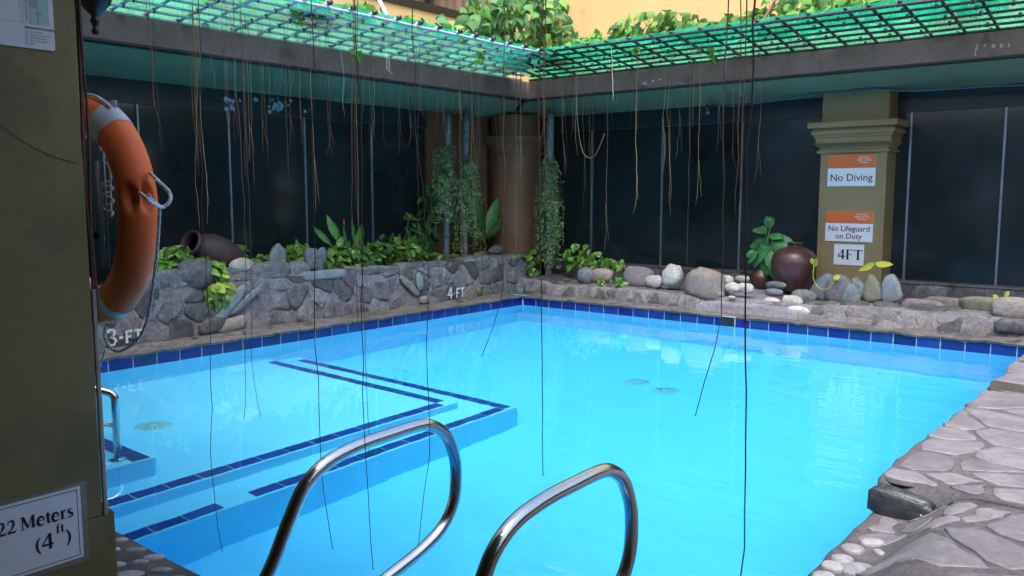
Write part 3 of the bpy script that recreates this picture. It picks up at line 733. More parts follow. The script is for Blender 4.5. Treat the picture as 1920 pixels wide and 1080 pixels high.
# frames: pillar face looks to -y, near column and left wall look to +x
def frP(yy): return lambda a, b, h=0: (a, yy - h, b)
def frX(xx): return lambda a, b, h=0: (xx + h, a, b)
def notice(label, z0, z1, lines):
    t = thing('notice', (3.535, 1.12, z0), label, 'sign')
    zc = z1 - (z1 - z0) * .42 if len(lines) == 1 else z1 - (z1 - z0) * .40
    box('board', 'white', 3.29, 3.78, 1.112, 1.1215, z0, z1, t, .001)
    box('header_band', 'sign_orange', 3.2905, 3.7795, 1.1105, 1.1119, zc, z1 - .0005, t)
    f = frP(1.1095); 
    for i, s in enumerate(['BAYVIEW', 'PARK HOTEL', 'MANILA']):
        text_mesh(s, .026, 'white', 'logo_lettering', f, t, 3.665, z1 - .04 - i * .024)
    f = frP(1.1112)
    for i, (s, zz, sz) in enumerate(lines): text_mesh(s, sz, 'red_ink', 'lettering', f, t, 3.535, zz, bold=.0012)
notice('white and orange No Diving notice, upper of the two on the khaki pillar', 1.44, 1.765, [('No Diving', 1.495, .105)])
notice('white and orange No Lifeguard on Duty notice on the khaki pillar', .855, 1.175, [('No Lifeguard', .965, .082), ('on Duty', .885, .082)])
t = thing('notice', (3.55, 1.12, .60), 'small white 4FT depth notice at the bottom of the khaki pillar', 'sign')
box('board', 'white', 3.39, 3.70, 1.1145, 1.1215, .605, .825, t); bookface('4FT', 'black_ink', 'lettering', frP(1.1138), t, 3.432, .665, .105, .02)

# painted depth marks on the left wall
def brush(strokes, label, s, z, sc):
    t = thing('painted_mark', (-.26, -s, z), label, 'painted mark'); random.seed(3)
    b = MB(); i = 0
    for st in strokes:
        n = len(st)
        fine = []
        for k_ in range(n - 1):
            for u in range(5): fine.append((st[k_][0] + (st[k_ + 1][0] - st[k_][0]) * u / 5, st[k_][1] + (st[k_ + 1][1] - st[k_][1]) * u / 5))
        fine.append(st[-1]); vs = []; n = len(fine)
        for k_, (a, c) in enumerate(fine):
            p, q = fine[max(0, k_ - 1)], fine[min(n - 1, k_ + 1)]; tx, ty = q[0] - p[0], q[1] - p[1]; L = math.hypot(tx, ty) or 1
            w_ = .155 * random.uniform(.75, 1.15); nx_, ny_ = -ty / L * w_ / 2, tx / L * w_ / 2
            vs += [(-.262 + i * 1e-4, -s + (a + nx_) * sc, z + (c + ny_) * sc), (-.262 + i * 1e-4, -s + (a - nx_) * sc, z + (c - ny_) * sc)]
        b.add(vs, [(2 * k_, 2 * k_ + 1, 2 * k_ + 3, 2 * k_ + 2) for k_ in range(n - 1)]); i += 1
    stuff(b.build('brush_lettering', 'wall_paint_mark', t))
three = [(.0, .85), (.12, 1.0), (.35, 1.0), (.48, .82), (.36, .58), (.15, .52), (.36, .48), (.52, .26), (.38, .02), (.12, 0), (-.02, .18)]
brush([three, [(.72, .42), (.98, .42)], [(1.22, .0), (1.22, .78)], [(1.22, .78), (1.6, .78)], [(1.22, .42), (1.5, .42)], [(1.98, .0), (1.98, .78)], [(1.72, .78), (2.26, .78)]],
      'white hand-painted 3-FT on the left stone wall', 4.98, .15, .125)
brush([[(.42, 1.0), (.0, .3), (.62, .34)], [(.42, 1.0), (.42, 0)], [(.80, .42), (.90, .42)], [(1.12, .0), (1.12, .78)], [(1.12, .78), (1.5, .78)], [(1.12, .42), (1.4, .42)], [(1.85, .0), (1.85, .78)], [(1.6, .78), (2.12, .78)]],
      'white hand-painted 4-FT on the left stone wall near the corner', 1.06, .15, .135)

# ------------------------------------------------------------ near column with its fittings
nc = thing('column', (3.45, -8.0, 0), 'big dark olive column at the left edge, close to the camera', 'column')
box('shaft', 'khaki_near', 3.20, 3.70, -9.4, -6.852, .30, 2.50, nc, .006)
box('plinth', 'khaki_near', 3.17, 3.70, -9.4, -6.815, .06, .2995, nc, .004)
MB().add([(3.17, -6.852, .30), (3.70, -6.852, .30), (3.70, -6.815, .30), (3.17, -6.815, .30), (3.20, -6.8521, .34), (3.6995, -6.8521, .34)], [(0, 1, 2, 3), (3, 2, 5, 4), (1, 5, 2), (0, 3, 4)]).build('plinth_bevel', 'khaki_near', nc)
random.seed(9)
b = MB()
for q, (dx_, r_) in enumerate([(0, .007), (.010, .005), (-.008, .004)]):
    b.tube([(3.694 + dx_ * .5 + .003 * sin(i * 1.3 + q), -6.846 + dx_ + .004 * sin(i * .9 + q * 2), .95 + i * .1) for i in range(17)], [r_ * random.uniform(.8, 1.2) for i in range(17)], 6)
tag(b.build('vine_stem', 'trim_brown'), 'dry brown creeper stems climbing the edge of the big olive column', 'creeper')
b = MB().box(3.690, 3.704, -6.851, -6.836, .30, 1.05); b.build('edge_bead', 'trim_pale', nc, bevel=.004)
r_ = MB(); pp = []
for i in range(15):
    u = i / 14; px = 0 + 152 * u; py = 230 + 73 * u + 14 * sin(u * pi * .9); p = onx(px - 6, py - 1, 3.7035); pp.append((p.x, p.y, p.z))
tag(r_.tube(pp, .0011, 5).build('dry_tendril', 'root_tan'), 'thin dry tendril lying across the face of the olive column', 'tendril')
# depth sign (laminated)
sg = thing('depth_sign', (3.70, -7.1, .18), 'laminated white depth sign reading 1.22 Meters (4ft) low on the olive column', 'sign')
F = frX(3.7035)
def col_pt(px, py): p = onx(px, py, 3.7035); return p.y, p.z
LY1 = col_pt(161, 905)[0]; LY0 = LY1 - .325; LZ1 = col_pt(158, 902)[1]; LZ0 = col_pt(166, 1050)[1]
SY1, SZ1 = col_pt(150, 911); SZ0 = col_pt(153, 1047)[1] + .004
box('lamination', 'laminate', 3.7005, 3.702, LY0, LY1, LZ0, LZ1, sg)
box('sheet', 'white', 3.7021, 3.7026, LY0 + .009, SY1, SZ0, SZ1, sg)
a0, a1, c0, c1 = LY0 + .018, SY1 - .010, SZ0 + .009, SZ1 - .009
b = MB()
for (p0, p1, q0, q1) in [(a0, a1, c0, c0 + .0022), (a0, a1, c1 - .0022, c1), (a0, a0 + .002, c0 + .0023, c1 - .0023), (a1 - .002, a1, c0 + .0023, c1 - .0023)]:
    b.add([(3.7032, p0, q0), (3.7032, p1, q0), (3.7032, p1, q1), (3.7032, p0, q1)], [(0, 1, 2, 3)])
b.build('border_line', 'black_ink', sg)
e1, z1 = col_pt(139, 967)
bookface('1.22 Meters', 'black_ink', 'lettering', frX(3.7033), sg, e1 - .259, z1, .0402, .0)
q1, z1 = col_pt(66, 1031)
bookface('(4', 'black_ink', 'lettering', frX(3.7033), sg, q1, col_pt(90, 1030)[1], .050)
bookface('ft', 'black_ink', 'lettering', frX(3.7033), sg, col_pt(105, 1000)[0], col_pt(105, 1001)[1], .030)
bookface(')', 'black_ink', 'lettering', frX(3.7033), sg, col_pt(122, 1000)[0], col_pt(90, 1030)[1], .050)
# fire escape plan
fe = thing('fire_plan', (3.70, -7.05, 1.78), 'white fire escape plan board high on the olive column', 'sign')
BY1 = col_pt(103, 97)[0]; BY0 = BY1 - .30; BZ0 = 1.782
b = MB(); rr = .008; ptsb = []
for (cx_, cz_, s0) in [(BY0 + rr, BZ0 + rr, 180), (BY1 - rr, BZ0 + rr, 270), (BY1 - rr, 2.15, 0), (BY0 + rr, 2.15, 90)]:
    for q in range(4): a = R(s0 + q * 30); ptsb.append((cx_ + rr * cos(a), cz_ + rr * sin(a)))
n = len(ptsb); b.add([(3.7005, p[0], p[1]) for p in ptsb] + [(3.707, p[0], p[1]) for p in ptsb], [tuple(range(n, 2 * n))] + [(i, (i + 1) % n, n + (i + 1) % n, n + i) for i in range(n)])
b.build('board', 'white', fe)
def flat(name, m, pts, x, parent): return MB().add([(x, p[0], p[1]) for p in pts], [tuple(range(len(pts)))]).build(name, m, parent)
def rect(y0, z0, y1, z1): return [(y0, z0), (y1, z0), (y1, z1), (y0, z1)]
e = BY1
flat('map_area', 'map_green', rect(e - .065, BZ0 + .075, e - .018, BZ0 + .17), 3.7076, fe)
flat('map_area', 'laminate', rect(e - .066, BZ0 + .12, e - .045, BZ0 + .165), 3.7079, fe)
b = MB()
def ln(y0, z0, y1, z1, t_=.0007):
    b.add([(3.7082, y0, z0 - t_ * (y0 != y1)), (3.7082, y1 + t_ * (y0 == y1), z0 - t_ * (y0 != y1)), (3.7082, y1 + t_ * (y0 == y1), z1), (3.7082, y0, z1)], [(0, 1, 2, 3)])
for zz in (.072, .18): ln(e - .20, BZ0 + zz, e - .015, BZ0 + zz)
for yy in (-.094, -.086, -.066, -.045, -.016): ln(e + yy, BZ0 + .072, e + yy, BZ0 + .19)
for i in range(9): ln(e - .084, BZ0 + .08 + i * .012, e - .068, BZ0 + .08 + i * .012); ln(e - .078, BZ0 + .084 + i * .012, e - .074, BZ0 + .088 + i * .012)
b.build('map_lines', 'grey_ink', fe)
text_mesh('FIRE ESCAPE PLAN LEGEND', .0085, 'black_ink', 'lettering', frX(3.7083), fe, e - .083, BZ0 + .056, 'LEFT', .82, .0001)
for i, s in enumerate(['YOU ARE HERE', 'FIRE ALARM LOCATION', 'FIRE EXTINGUISHER', 'FIRE HOSE CABINET', 'EXIT']):
    text_mesh(s, .0062, 'grey_ink', 'lettering', frX(3.7083), fe, e - .070, BZ0 + .046 - i * .0088, 'LEFT', .85)
    b = MB(); y0, z0 = e - .082, BZ0 + .045 - i * .0088
    for q in range(4):
        r0, r1 = [(0, 0, .006, .0008), (0, .0045, .006, .0053), (0, .0009, .0008, .0044), (.0052, .0009, .006, .0044)][q][:2], [(0, 0, .006, .0008), (0, .0045, .006, .0053), (0, .0009, .0008, .0044), (.0052, .0009, .006, .0044)][q][2:]
        b.add([(3.7083, y0 + r0[0], z0 + r0[1]), (3.7083, y0 + r1[0], z0 + r0[1]), (3.7083, y0 + r1[0], z0 + r1[1]), (3.7083, y0 + r0[0], z0 + r1[1])], [(0, 1, 2, 3)])
    b.build('legend_symbol', 'grey_ink', fe)
text_mesh('POOL', .006, 'grey_ink', 'lettering', frX(3.7083), fe, e - .040, BZ0 + .10)
# lantern finial behind the column
ln_c = onx(181, 40, 3.30)
lt = thing('lantern', (3.36, -6.78, 2.0), 'black iron lantern hanging behind the top of the olive column', 'lantern')
lc = ony(176, 0, -6.70)
MB().lathe([(0, -.115), (.010, -.112), (.013, -.10), (.008, -.09), (.012, -.075), (.017, -.068), (.010, -.058), (.014, -.05), (.03, -.035), (.05, -.012), (.058, .01), (.05, .02)], (lc.x, lc.y, lc.z), n=16).build('finial', 'black_iron', lt, True)
MB().lathe([(.05, .018), (.075, .03), (.085, .22), (.095, .24), (.05, .32), (.01, .36), (0, .37)], (lc.x, lc.y, lc.z), n=6).build('cage', 'black_iron', lt)
MB().tube([(lc.x, lc.y, lc.z + .36), (lc.x, lc.y, lc.z + .5)], .008).build('hanger', 'black_iron', lt, True)

# ------------------------------------------------------------ life ring and its post
rc = ony(173, 397, -6.70); RC, TR = .330, .066
lr = thing('life_ring', (rc.x, rc.y, rc.z - .38), 'orange life ring with grey tape and white rope hanging beyond the olive column', 'life ring')
def ringpt(a, b_, extra=0):   # a around the ring (0 = +x, 90 = up), b round the tube
    rr = RC + (TR + extra) * cos(b_); q = (TR * .92 + extra) * sin(b_)
    return (rc.x + rr * cos(a), rc.y - q, rc.z + rr * sin(a))
vs = []; fs = []; NA, NB = 160, 32
NOTCH = R(8)
for i in range(NA):
    a = 2 * pi * i / NA
    for j in range(NB):
        b_ = 2 * pi * j / NB; ex = 0
        for nt in (NOTCH, NOTCH + pi / 2, NOTCH + pi, NOTCH + 1.5 * pi):
            da = (a - nt + pi) % (2 * pi) - pi; db = (b_ - .45 + pi) % (2 * pi) - pi
            # two scooped hollows with a bridge between them
            for side in (-1, 1):
                dd = (da / .115) ** 2 + ((db - side * .42) / .36) ** 2
                if dd < 1: ex -= .036 * (1 - dd) ** .5
        vs.append(ringpt(a, b_, ex))
for i in range(NA):
    for j in range(NB):
        i2, j2 = (i + 1) % NA, (j + 1) % NB; fs.append((i * NB + j, i2 * NB + j, i2 * NB + j2, i * NB + j2))
MB().add(vs, fs).build('ring', 'orange', lr, True, recalc=True)
def band(a0, a1, name, m):
    vs = []; fs = []; na = 8
    for i in range(na + 1):
        a = a0 + (a1 - a0) * i / na
        for j in range(33): vs.append(ringpt(a + .01 * sin(j * 1.1), 2 * pi * j / 32, .0018))
    for i in range(na):
        for j in range(32): fs.append((i * 33 + j, (i + 1) * 33 + j, (i + 1) * 33 + j + 1, i * 33 + j + 1))
    return MB().add(vs, fs).build(name, m, lr, True, recalc=True)
for q in (50, 150, 242, 330 - 12): 
    if q == 318: continue
    band(R(q), R(q + 15), 'tape_band', 'tape')
band(R(-66), R(-60), 'strap', 'rope_old')
MB().tube([ringpt(R(-58 + i * 3), R(90), .001) for i in range(1)] + [ringpt(R(-40), .3, .001)], .001).build('mould_mark', 'orange', lr)
def rope(pts, r, m, name, parent, tw=60):
    # two-strand twist
    P = [V(p) for p in pts]; fine = []
    for i in range(len(P) - 1):
        a = P[max(0, i - 1)]; b_ = P[i]; c = P[i + 1]; d = P[min(len(P) - 1, i + 2)]
        for q in range(8):
            t_ = q / 8; fine.append(.5 * ((2 * b_) + (-a + c) * t_ + (2 * a - 5 * b_ + 4 * c - d) * t_ * t_ + (-a + 3 * b_ - 3 * c + d) * t_ ** 3))
    fine.append(P[-1]); mb = MB(); dist = 0
    # resample
    res = [fine[0]]; step = r * .8
    for i in range(1, len(fine)):
        seg = fine[i] - fine[i - 1]; L = seg.length
        while dist + L > step:
            t_ = (step - dist) / L; q = fine[i - 1] + seg * t_; res.append(q); seg = fine[i] - q; L = seg.length; fine[i - 1] = q; dist = 0
        dist += L
    up = V((.3, .2, 1)).normalized()
    strands = [[], [], []]
    for i, p in enumerate(res):
        t_ = (res[min(len(res) - 1, i + 1)] - res[max(0, i - 1)]); t_ = t_.normalized() if t_.length else V((0, 0, 1)); e_ = t_.cross(up).normalized(); g_ = e_.cross(t_)
        for s in range(3):
            a = i * .42 + s * 2 * pi / 3; strands[s].append(p + (e_ * cos(a) + g_ * sin(a)) * r * .5)
    for s in range(3): mb.tube(strands[s], r * .55, 5)
    return mb.build(name, m, parent, True)
def rp(px, py, dy=0): return tuple(ony(px, py, -6.70 + dy))
rope([rp(262, 362, -.075), rp(275, 372, -.085), rp(290, 382, -.05), rp(305, 388, .0), rp(318, 378, .02), rp(318, 362, .03), rp(305, 347, .03), rp(288, 331, .0), rp(281, 324, .02)], .0062, 'rope', 'grab_rope', lr)
rope([rp(278, 364, -.08), rp(286, 376, -.06), rp(298, 386, -.01), rp(299, 400, -.0), rp(297, 440), rp(294, 480), rp(289, 520), rp(284, 560), rp(276, 600), rp(262, 632), rp(243, 650), rp(222, 659), rp(207, 652), rp(198, 637), rp(196, 620), rp(203, 606)], .0055, 'rope_old', 'hanging_line', lr)
rope([ringpt(R(60 + i * 6), .0 + .2, .008) for i in range(8)], .0065, 'rope', 'grab_rope', lr)
rope([rp(198, 655, .05), rp(192, 672, .05), rp(186, 690, .04)], .004, 'rope_old', 'hanging_line', lr)
tab = MB(); tp = [rp(200, 204), rp(197, 193), rp(203, 187), rp(211, 187), rp(212, 195), rp(209, 208)]
tab.add([(p[0], p[1] + .01, p[2]) for p in tp] + [(p[0], p[1] + .014, p[2]) for p in tp], [tuple(range(6)), tuple(range(11, 5, -1))] + [(i, (i + 1) % 6, 6 + (i + 1) % 6, 6 + i) for i in range(6)]); tab.build('hook_tab', 'tape', lr)
# post and sleeve behind the ring
pa, pb = ony(181, 302, -6.79), ony(188, 500, -6.79)
ps = thing('hanging_tube', (pb.x, pb.y, pb.z), 'grey-green tube with thin rod fixed between column and life ring', 'tube')
for zz in (pb.z + .08, pa.z - .25): box('clip', 'black_iron', pa.x - .02, pa.x + .008, -6.853, pa.y - .008, zz, zz + .03, ps)
MB().tube([(pa.x, pa.y, pb.z), (pa.x, pa.y, pa.z)], .0125, 14).build('tube', 'green_pipe', ps, True)
MB().tube([(pa.x + .03, pa.y + .01, pb.z), (pa.x + .03, pa.y + .01, pa.z + .03)], .0035, 8).build('rod', 'mullion', ps, True)
coil = [rp(186, 270, .03), rp(189, 281, .03), rp(200, 288, .03), rp(193, 300, .03), rp(204, 312, .02), rp(208, 336, .03), rp(190, 345, .02), rp(212, 352, .03), rp(200, 362, .03), rp(188, 364, .03), rp(207, 370, .03), rp(212, 380, .03), rp(190, 385, .02), rp(200, 394, .03), rp(212, 398, .03), rp(208, 407, .02)]
tag(rope(coil, .0035, 'rope_pink', 'cord', None), 'tangled pinkish white cord hanging inside the life ring', 'cord')
rope_link = rope([rp(203, 270, .02), rp(204, 300, .03), rp(207, 340, .03), rp(209, 405, .03)], .003, 'rope_pink', 'cord', None)
tag(rope_link, 'single straight strand of pinkish cord beside the tangled cord', 'cord')

# ------------------------------------------------------------ handrails
def fillet(pts, rad, seg=8):
    out = [V(pts[0])]
    for i in range(1, len(pts) - 1):
        a, b_, c = V(pts[i - 1]), V(pts[i]), V(pts[i + 1]); r = rad[i - 1]
        d1 = (a - b_).normalized(); d2 = (c - b_).normalized(); half = d1.angle(d2) / 2; tl = min(r / math.tan(half), (a - b_).length * .49, (c - b_).length * .49)
        p1 = b_ + d1 * tl; p2 = b_ + d2 * tl
        for q in range(seg + 1):
            u = q / seg; out.append(p1 * (1 - u) ** 2 + b_ * 2 * u * (1 - u) + p2 * u * u)
    out.append(V(pts[-1])); return out
def spline(P, sub=10):
    P = [V(p) for p in P]; out = []
    for i in range(len(P) - 1):
        a = P[max(0, i - 1)]; b_ = P[i]; c = P[i + 1]; d = P[min(len(P) - 1, i + 2)]
        for q in range(sub):
            t_ = q / sub; out.append(.5 * ((2 * b_) + (-a + c) * t_ + (2 * a - 5 * b_ + 4 * c - d) * t_ * t_ + (-a + 3 * b_ - 3 * c + d) * t_ ** 3))
    out.append(P[-1]); return out
def rail(xc, dy, dz, label):
    t = thing('handrail', (xc, -6.86 + dy, .07), label, 'handrail', 'stainless ladder handrails at the near edge of the pool')
    prof = [(-6.86, .06), (-6.80, .14), (-6.72, .25), (-6.68, .31), (-6.62, .42), (-6.565, .500), (-6.48, .550), (-6.36, .572), (-6.23, .578), (-6.10, .580), (-6.03, .568), (-5.965, .525), (-5.925, .460), (-5.905, .38), (-5.915, .27), (-5.97, .19), (-6.08, .135), (-6.27, .085), (-6.45, .03), (-6.60, -.05), (-6.66, -.12)]
    pts = spline([(xc, y + dy, z + dz) for y, z in prof])
    MB().tube(pts, .0215, 24).build('rail', 'steel', t, True)
    MB().lathe([(.021, .0), (.05, .0), (.05, .006), (.03, .012), (.0215, .014)], (xc, -6.855 + dy, .075), n=24).build('flange', 'steel', t, True)
    random.seed(int(xc * 10)); dr = MB()
    ico = [(0, 0, 1), (.9, 0, .3), (.28, .86, .3), (-.73, .53, .3), (-.73, -.53, .3), (.28, -.86, .3)]
    for i in range(420):
        q = random.randrange(20, 165); p = pts[q]; a = random.uniform(-2.2, 2.2)
        tv = (pts[q + 1] - pts[q - 1]).normalized(); e_ = V((1, 0, 0)); g_ = e_.cross(tv); g_ = g_ if g_.z > 0 else -g_
        nn = e_ * sin(a) + g_ * cos(a); c = p + nn * .0214; rr = random.uniform(.0005, .0013); ta = nn.cross(tv)
        dr.add([c + (tv * v_[0] + ta * v_[1] + nn * v_[2] * .6) * rr for v_ in ico], [(0, i2 + 1, (i2 + 1) % 5 + 1) for i2 in range(5)])
    stuff(dr.build('water_drops', 'steel', t, True))
rail(4.40, 0, -.018, 'left stainless steel ladder handrail, bent loop beaded with water')
rail(5.12, .03, -.035, 'right stainless steel ladder handrail, bent loop beaded with water')
t = thing('grab_rail', (1.93, -5.96, -.3), 'small stainless grab rail rising from the entry step beside the olive column', 'handrail')
pts = fillet([(1.93, -5.97, -.3), (1.93, -5.97, .275), (1.79, -6.12, .34), (1.70, -6.60, .36), (1.70, -6.75, .1)], (.05, .05, .06))
MB().tube(pts, .021, 20).build('rail', 'steel', t, True)
MB().tube([(1.93, -5.97, .10), (1.80, -6.10, .12), (1.72, -6.62, .13)], .012, 12).build('lower_bar', 'steel', t, True)
MB().lathe([(.021, .03), (.045, .012), (.05, .0), (0, 0)], (1.93, -5.97, -.3), n=20).build('flange', 'steel', t, True)
# ------------------------------------------------------------ lattice awnings
def lattice(name, label, side, m):
    if side == 'left':  base = (-.1, -3.5, 2.72)
    elif side == 'far': base = (3.5, .17, 2.72)
    else: base = (3.5, -6.7, 2.72)
    t = thing(name, base, label, 'lattice awning'); random.seed(len(label))
    N_ = 7
    for i in range(N_):
        u = i / (N_ - 1); o_ = -.10 + .92 * u; z = 2.738 + .125 * u; r = .0145 if i in (0, N_ - 1) else .012
        if side == 'left': a, b_ = (o_, -7.4, z), (o_, max(-.62, .17 - o_ - .17) + .0, z)
        elif side == 'far': a, b_ = (max(-.05, o_ + .2 * u), .17 - o_ - .08, z), (8.4, .17 - o_ - .08, z)
        else: a, b_ = (.9, -6.72 + o_ + .1, z), (8.4, -6.72 + o_ + .1, z)
        a, b_ = V(a), V(b_); n = 14
        pts = [a + (b_ - a) * (k_ / n) + V((0, 0, .007 * nz((k_ * .7, i, len(label)), 1) - .006 * sin(pi * (k_ / n * 5 % 1)))) for k_ in range(n + 1)]
        MB().tube(pts, r, 8).build('long_rail', m, t, True)
    k_ = 0; p = -7.2 if side == 'left' else .12
    while p < (-.15 if side == 'left' else 8.3):
        j = random.uniform(-.03, .03); z0, z1 = 2.722, 2.888 - .03 + .024
        sh = random.uniform(-.03, .03)
        if side == 'left': a, b_ = (-.12, p + j, z0 + .028), (.86, p + j + sh, z1 + .006)
        elif side == 'far': a, b_ = (p + j, .21, z0 + .028), (p + j + sh, -.75, z1 + .006)
        else: a, b_ = (p + j, -6.75, z0 + .028), (p + j + sh, -5.76, z1 + .006)
        MB().tube([a, ((a[0] + b_[0]) / 2, (a[1] + b_[1]) / 2, (a[2] + b_[2]) / 2 + .004), b_], .0135, 8).build('cross_bar', m if side != 'left' else 'rail_blue', t, True)
        if side == 'left':
            MB().tube([V(b_) + V((-.01, 0, 0)), V(b_) + V((.022, 0, .002))], .022, 8).build('end_cap', 'rail_black', t, True)
        p += .257
    # tie wires at the crossings
    b = MB(); 
    for i in range(N_):
        u = i / (N_ - 1); o_ = -.10 + .92 * u; z = 2.738 + .125 * u; q = -7.2 if side == 'left' else .3
        while q < (-.2 if side == 'left' else 8):
            if random.random() < .7:
                c = (o_, q + random.uniform(-.02, .02), z) if side == 'left' else ((q, .09 - o_, z) if side == 'far' else (q, -6.62 + o_, z))
                b.tube([(c[0], c[1], c[2] - .016), (c[0] + .004, c[1] + .003, c[2] + .022)], .014, 5)
            q += .257
    stuff(b.build('tie_wire', 'rail_black', t, True))
    vs = []; fs = []; nx, ny = 120, 10
    for i in range(nx + 1):
        for j in range(ny + 1):
            u = j / ny; o_ = -.15 + .97 * u
            z = 2.755 + .15 * u + .012 * nz((i * .25, j * .3, len(label)), 1) + .01 * sin(i * .55) * sin(u * pi)
            if side == 'left': q = -7.35 + 7.2 * i / nx; vs.append((o_ + .01 * nz((i, j, 3), .4), q, z))
            elif side == 'far': q = -.02 + 8.3 * i / nx; vs.append((q, .10 - o_ + .015 * nz((i, j, 3), .4), z))
            else: q = .9 + 7.4 * i / nx; vs.append((q, -6.62 + o_, z))
    for i in range(nx):
        for j in range(ny): q = i * (ny + 1) + j; fs.append((q, q + ny + 1, q + ny + 2, q + 1))
    if side != 'near': MB().add(vs, fs).build('net', 'net', t, True)
    return t
lL = lattice('lattice_awning', 'blue-grey pipe lattice with green shade net over the left edge of the pool', 'left', 'rail_blue')
lF = lattice('lattice_awning', 'black pipe lattice with green shade net over the far edge of the pool', 'far', 'rail_black')
lN = lattice('lattice_awning', 'bare black pipe lattice above the near handrails', 'near', 'rail_black')
a = ony(1425, 47, -.2); MB().tube([a, ony(1462, -12, 1.35)], .014, 8).build('stay_rod', 'trim_brown', lF, True)
a = onx(727, 33, .8); MB().tube([a, onx(704, -14, .3)], .020, 8).build('stay_rod', 'flake', lL, True)

# ------------------------------------------------------------ cable and lamp along the far soffit
pts = [ony(x, y, 1.10) for x, y in [(1325, 198), (1345, 196), (1380, 198), (1440, 190), (1490, 183), (1530, 175), (1580, 172), (1640, 167), (1680, 169), (1715, 170), (1760, 168), (1850, 162), (1960, 158)]]
tag(MB().tube(spline(pts, 6), .010, 8).build('cable', 'cable', None, True), 'blue-painted cable sagging along the inner edge of the far soffit', 'cable')
c = ony(1603, 173, 1.09)
tg = MB().box(c.x - .014, c.x + .014, c.y - .01, c.y + .01, c.z - .035, c.z - .006).build('cable_clip', 'cable', None); tag(tg, 'small clip hanging under the cable above the khaki pillar', 'clip')
c = ony(1327, 210, 1.12)
lp = thing('lamp_holder', (c.x, c.y, c.z), 'small round lamp holder at the left end of the cable under the far soffit', 'lamp')
MB().lathe([(0, -.03), (.018, -.024), (.024, -.008), (.018, .01), (.012, .02)], c, n=16).build('bulb', 'cable', lp, True)
MB().lathe([(.014, .02), (.03, .03), (.03, .085), (.0, .09)], c, n=16).build('socket', 'black_iron', lp, True)
MB().tube([c + V((.03, 0, .06)), c + V((.10, 0, .07))], .012, 8).build('arm', 'black_iron', lp, True)

# ------------------------------------------------------------ boulders and set stones
def rock(px, py, wp, hp, plane, m, label, kind='boulder', ex=1.0, dep=.8, rot=0, seed=None, name=None, group=None, rough_=.12, taper=0):
    ax, c0 = plane; P = onx(px, py, c0) if ax == 'x' else ony(px, py, c0)
    k_ = (P - CAM).dot(_F) / FPX; e_ = 1.0
    W2 = wp * k_ / 2; H2 = hp * k_ / 2
    h = V((0, 1, 0)) if ax == 'x' else V((1, 0, 0))
    foreshort = abs(h.dot(_R)); W2 = W2 / max(.55, foreshort) * .93
    o_ = V((1, 0, 0)) if ax == 'x' else V((0, -1, 0)); D2 = dep * min(W2, H2)
    sd_ = (seed if seed is not None else px * .37 + py * .11); vs = []; fs = []; nu, nv = 18, 11
    for j in range(nv + 1):
        th = pi * j / nv
        for i in range(nu):
            ph = 2 * pi * i / nu; d = V((sin(th) * cos(ph), sin(th) * sin(ph), cos(th)))
            f = lambda q: math.copysign(abs(q) ** ex, q)
            q = 1 + rough_ * 1.6 * mn.noise(d * 1.3 + V((sd_, 0, 0))) + rough_ * .6 * mn.noise(d * 3.4 + V((sd_, 3, 0))) + rough_ * .2 * mn.noise(d * 8 + V((sd_, 3, 0)))
            hx, dx_, zz = f(d.x) * q * W2, f(d.y) * q * D2, f(d.z) * q * H2
            hx *= 1 - taper * max(-.6, d.z)
            rx = hx * cos(rot) - zz * sin(rot); rz = hx * sin(rot) + zz * cos(rot)
            vs.append(P + h * rx + o_ * dx_ + V((0, 0, rz)))
    for j in range(nv):
        for i in range(nu): i2 = (i + 1) % nu; fs.append((j * nu + i, (j + 1) * nu + i, (j + 1) * nu + i2, j * nu + i2))
    o = MB().add(vs, fs).build(name or ('boulder' if wp > 28 else 'cobble'), m, None, True, origin=(P.x, P.y, P.z - H2))
    tag(o, label, kind, group); return o
LX = ('x', -.42)
rock(312, 527, 62, 46, LX, 'boulder_grey', 'blocky pale grey boulder on the left wall between ring and round boulder', ex=.62)
rock(364, 516, 54, 64, LX, 'boulder_grey', 'big smooth dark grey round boulder in front of the tilted jar', ex=.85)
rock(396, 508, 30, 40, ('x', -.5), 'boulder_grey', 'grey boulder half hidden behind the trailing pothos', seed=3)
rock(453, 497, 34, 26, LX, 'boulder_tan', 'light tan cobble at the foot of the tilted jar')
rock(434, 511, 28, 22, LX, 'boulder_grey', 'small dark cobble left under the light tan cobble')
rock(455, 517, 26, 22, LX, 'boulder_grey', 'small bluish cobble right under the light tan cobble', seed=9)
rock(430, 523, 44, 26, LX, 'boulder_grey', 'flat grey cobble below the small dark cobbles', ex=.7)
rock(500, 512, 60, 44, LX, 'boulder_grey', 'rough grey-green boulder right of the tilted jar', ex=.6, seed=5)
rock(536, 517, 30, 24, LX, 'boulder_brown', 'small brown cobble wedged between two grey boulders')
rock(556, 508, 34, 34, LX, 'boulder_grey', 'grey cobble left of the flat slab', ex=.7)
rock(605, 516, 76, 20, ('x', -.36), 'slate', 'long flat grey-green slab capping the left wall', kind='slab', ex=.6)
rock(700, 508, 80, 14, ('x', -.36), 'wall_stone', 'flat dark capstone under the pothos bed', kind='slab', ex=.6)
rock(520, 480, 28, 46, ('x', -.55), 'slate', 'upright pointed slate left of the pothos bed', kind='standing stone', taper=.4, dep=.4)
rock(584, 486, 22, 44, ('x', -.55), 'slate', 'left half of the pair of upright slates in the pothos', kind='standing stone', dep=.4, ex=.7)
rock(602, 488, 18, 46, ('x', -.55), 'slate', 'right half of the pair of upright slates in the pothos', kind='standing stone', dep=.4, ex=.7, rot=-.12)
rock(931, 470, 30, 18, ('x', -.75), 'boulder_grey', 'single smooth grey boulder lying on the wall at the corner', seed=4)
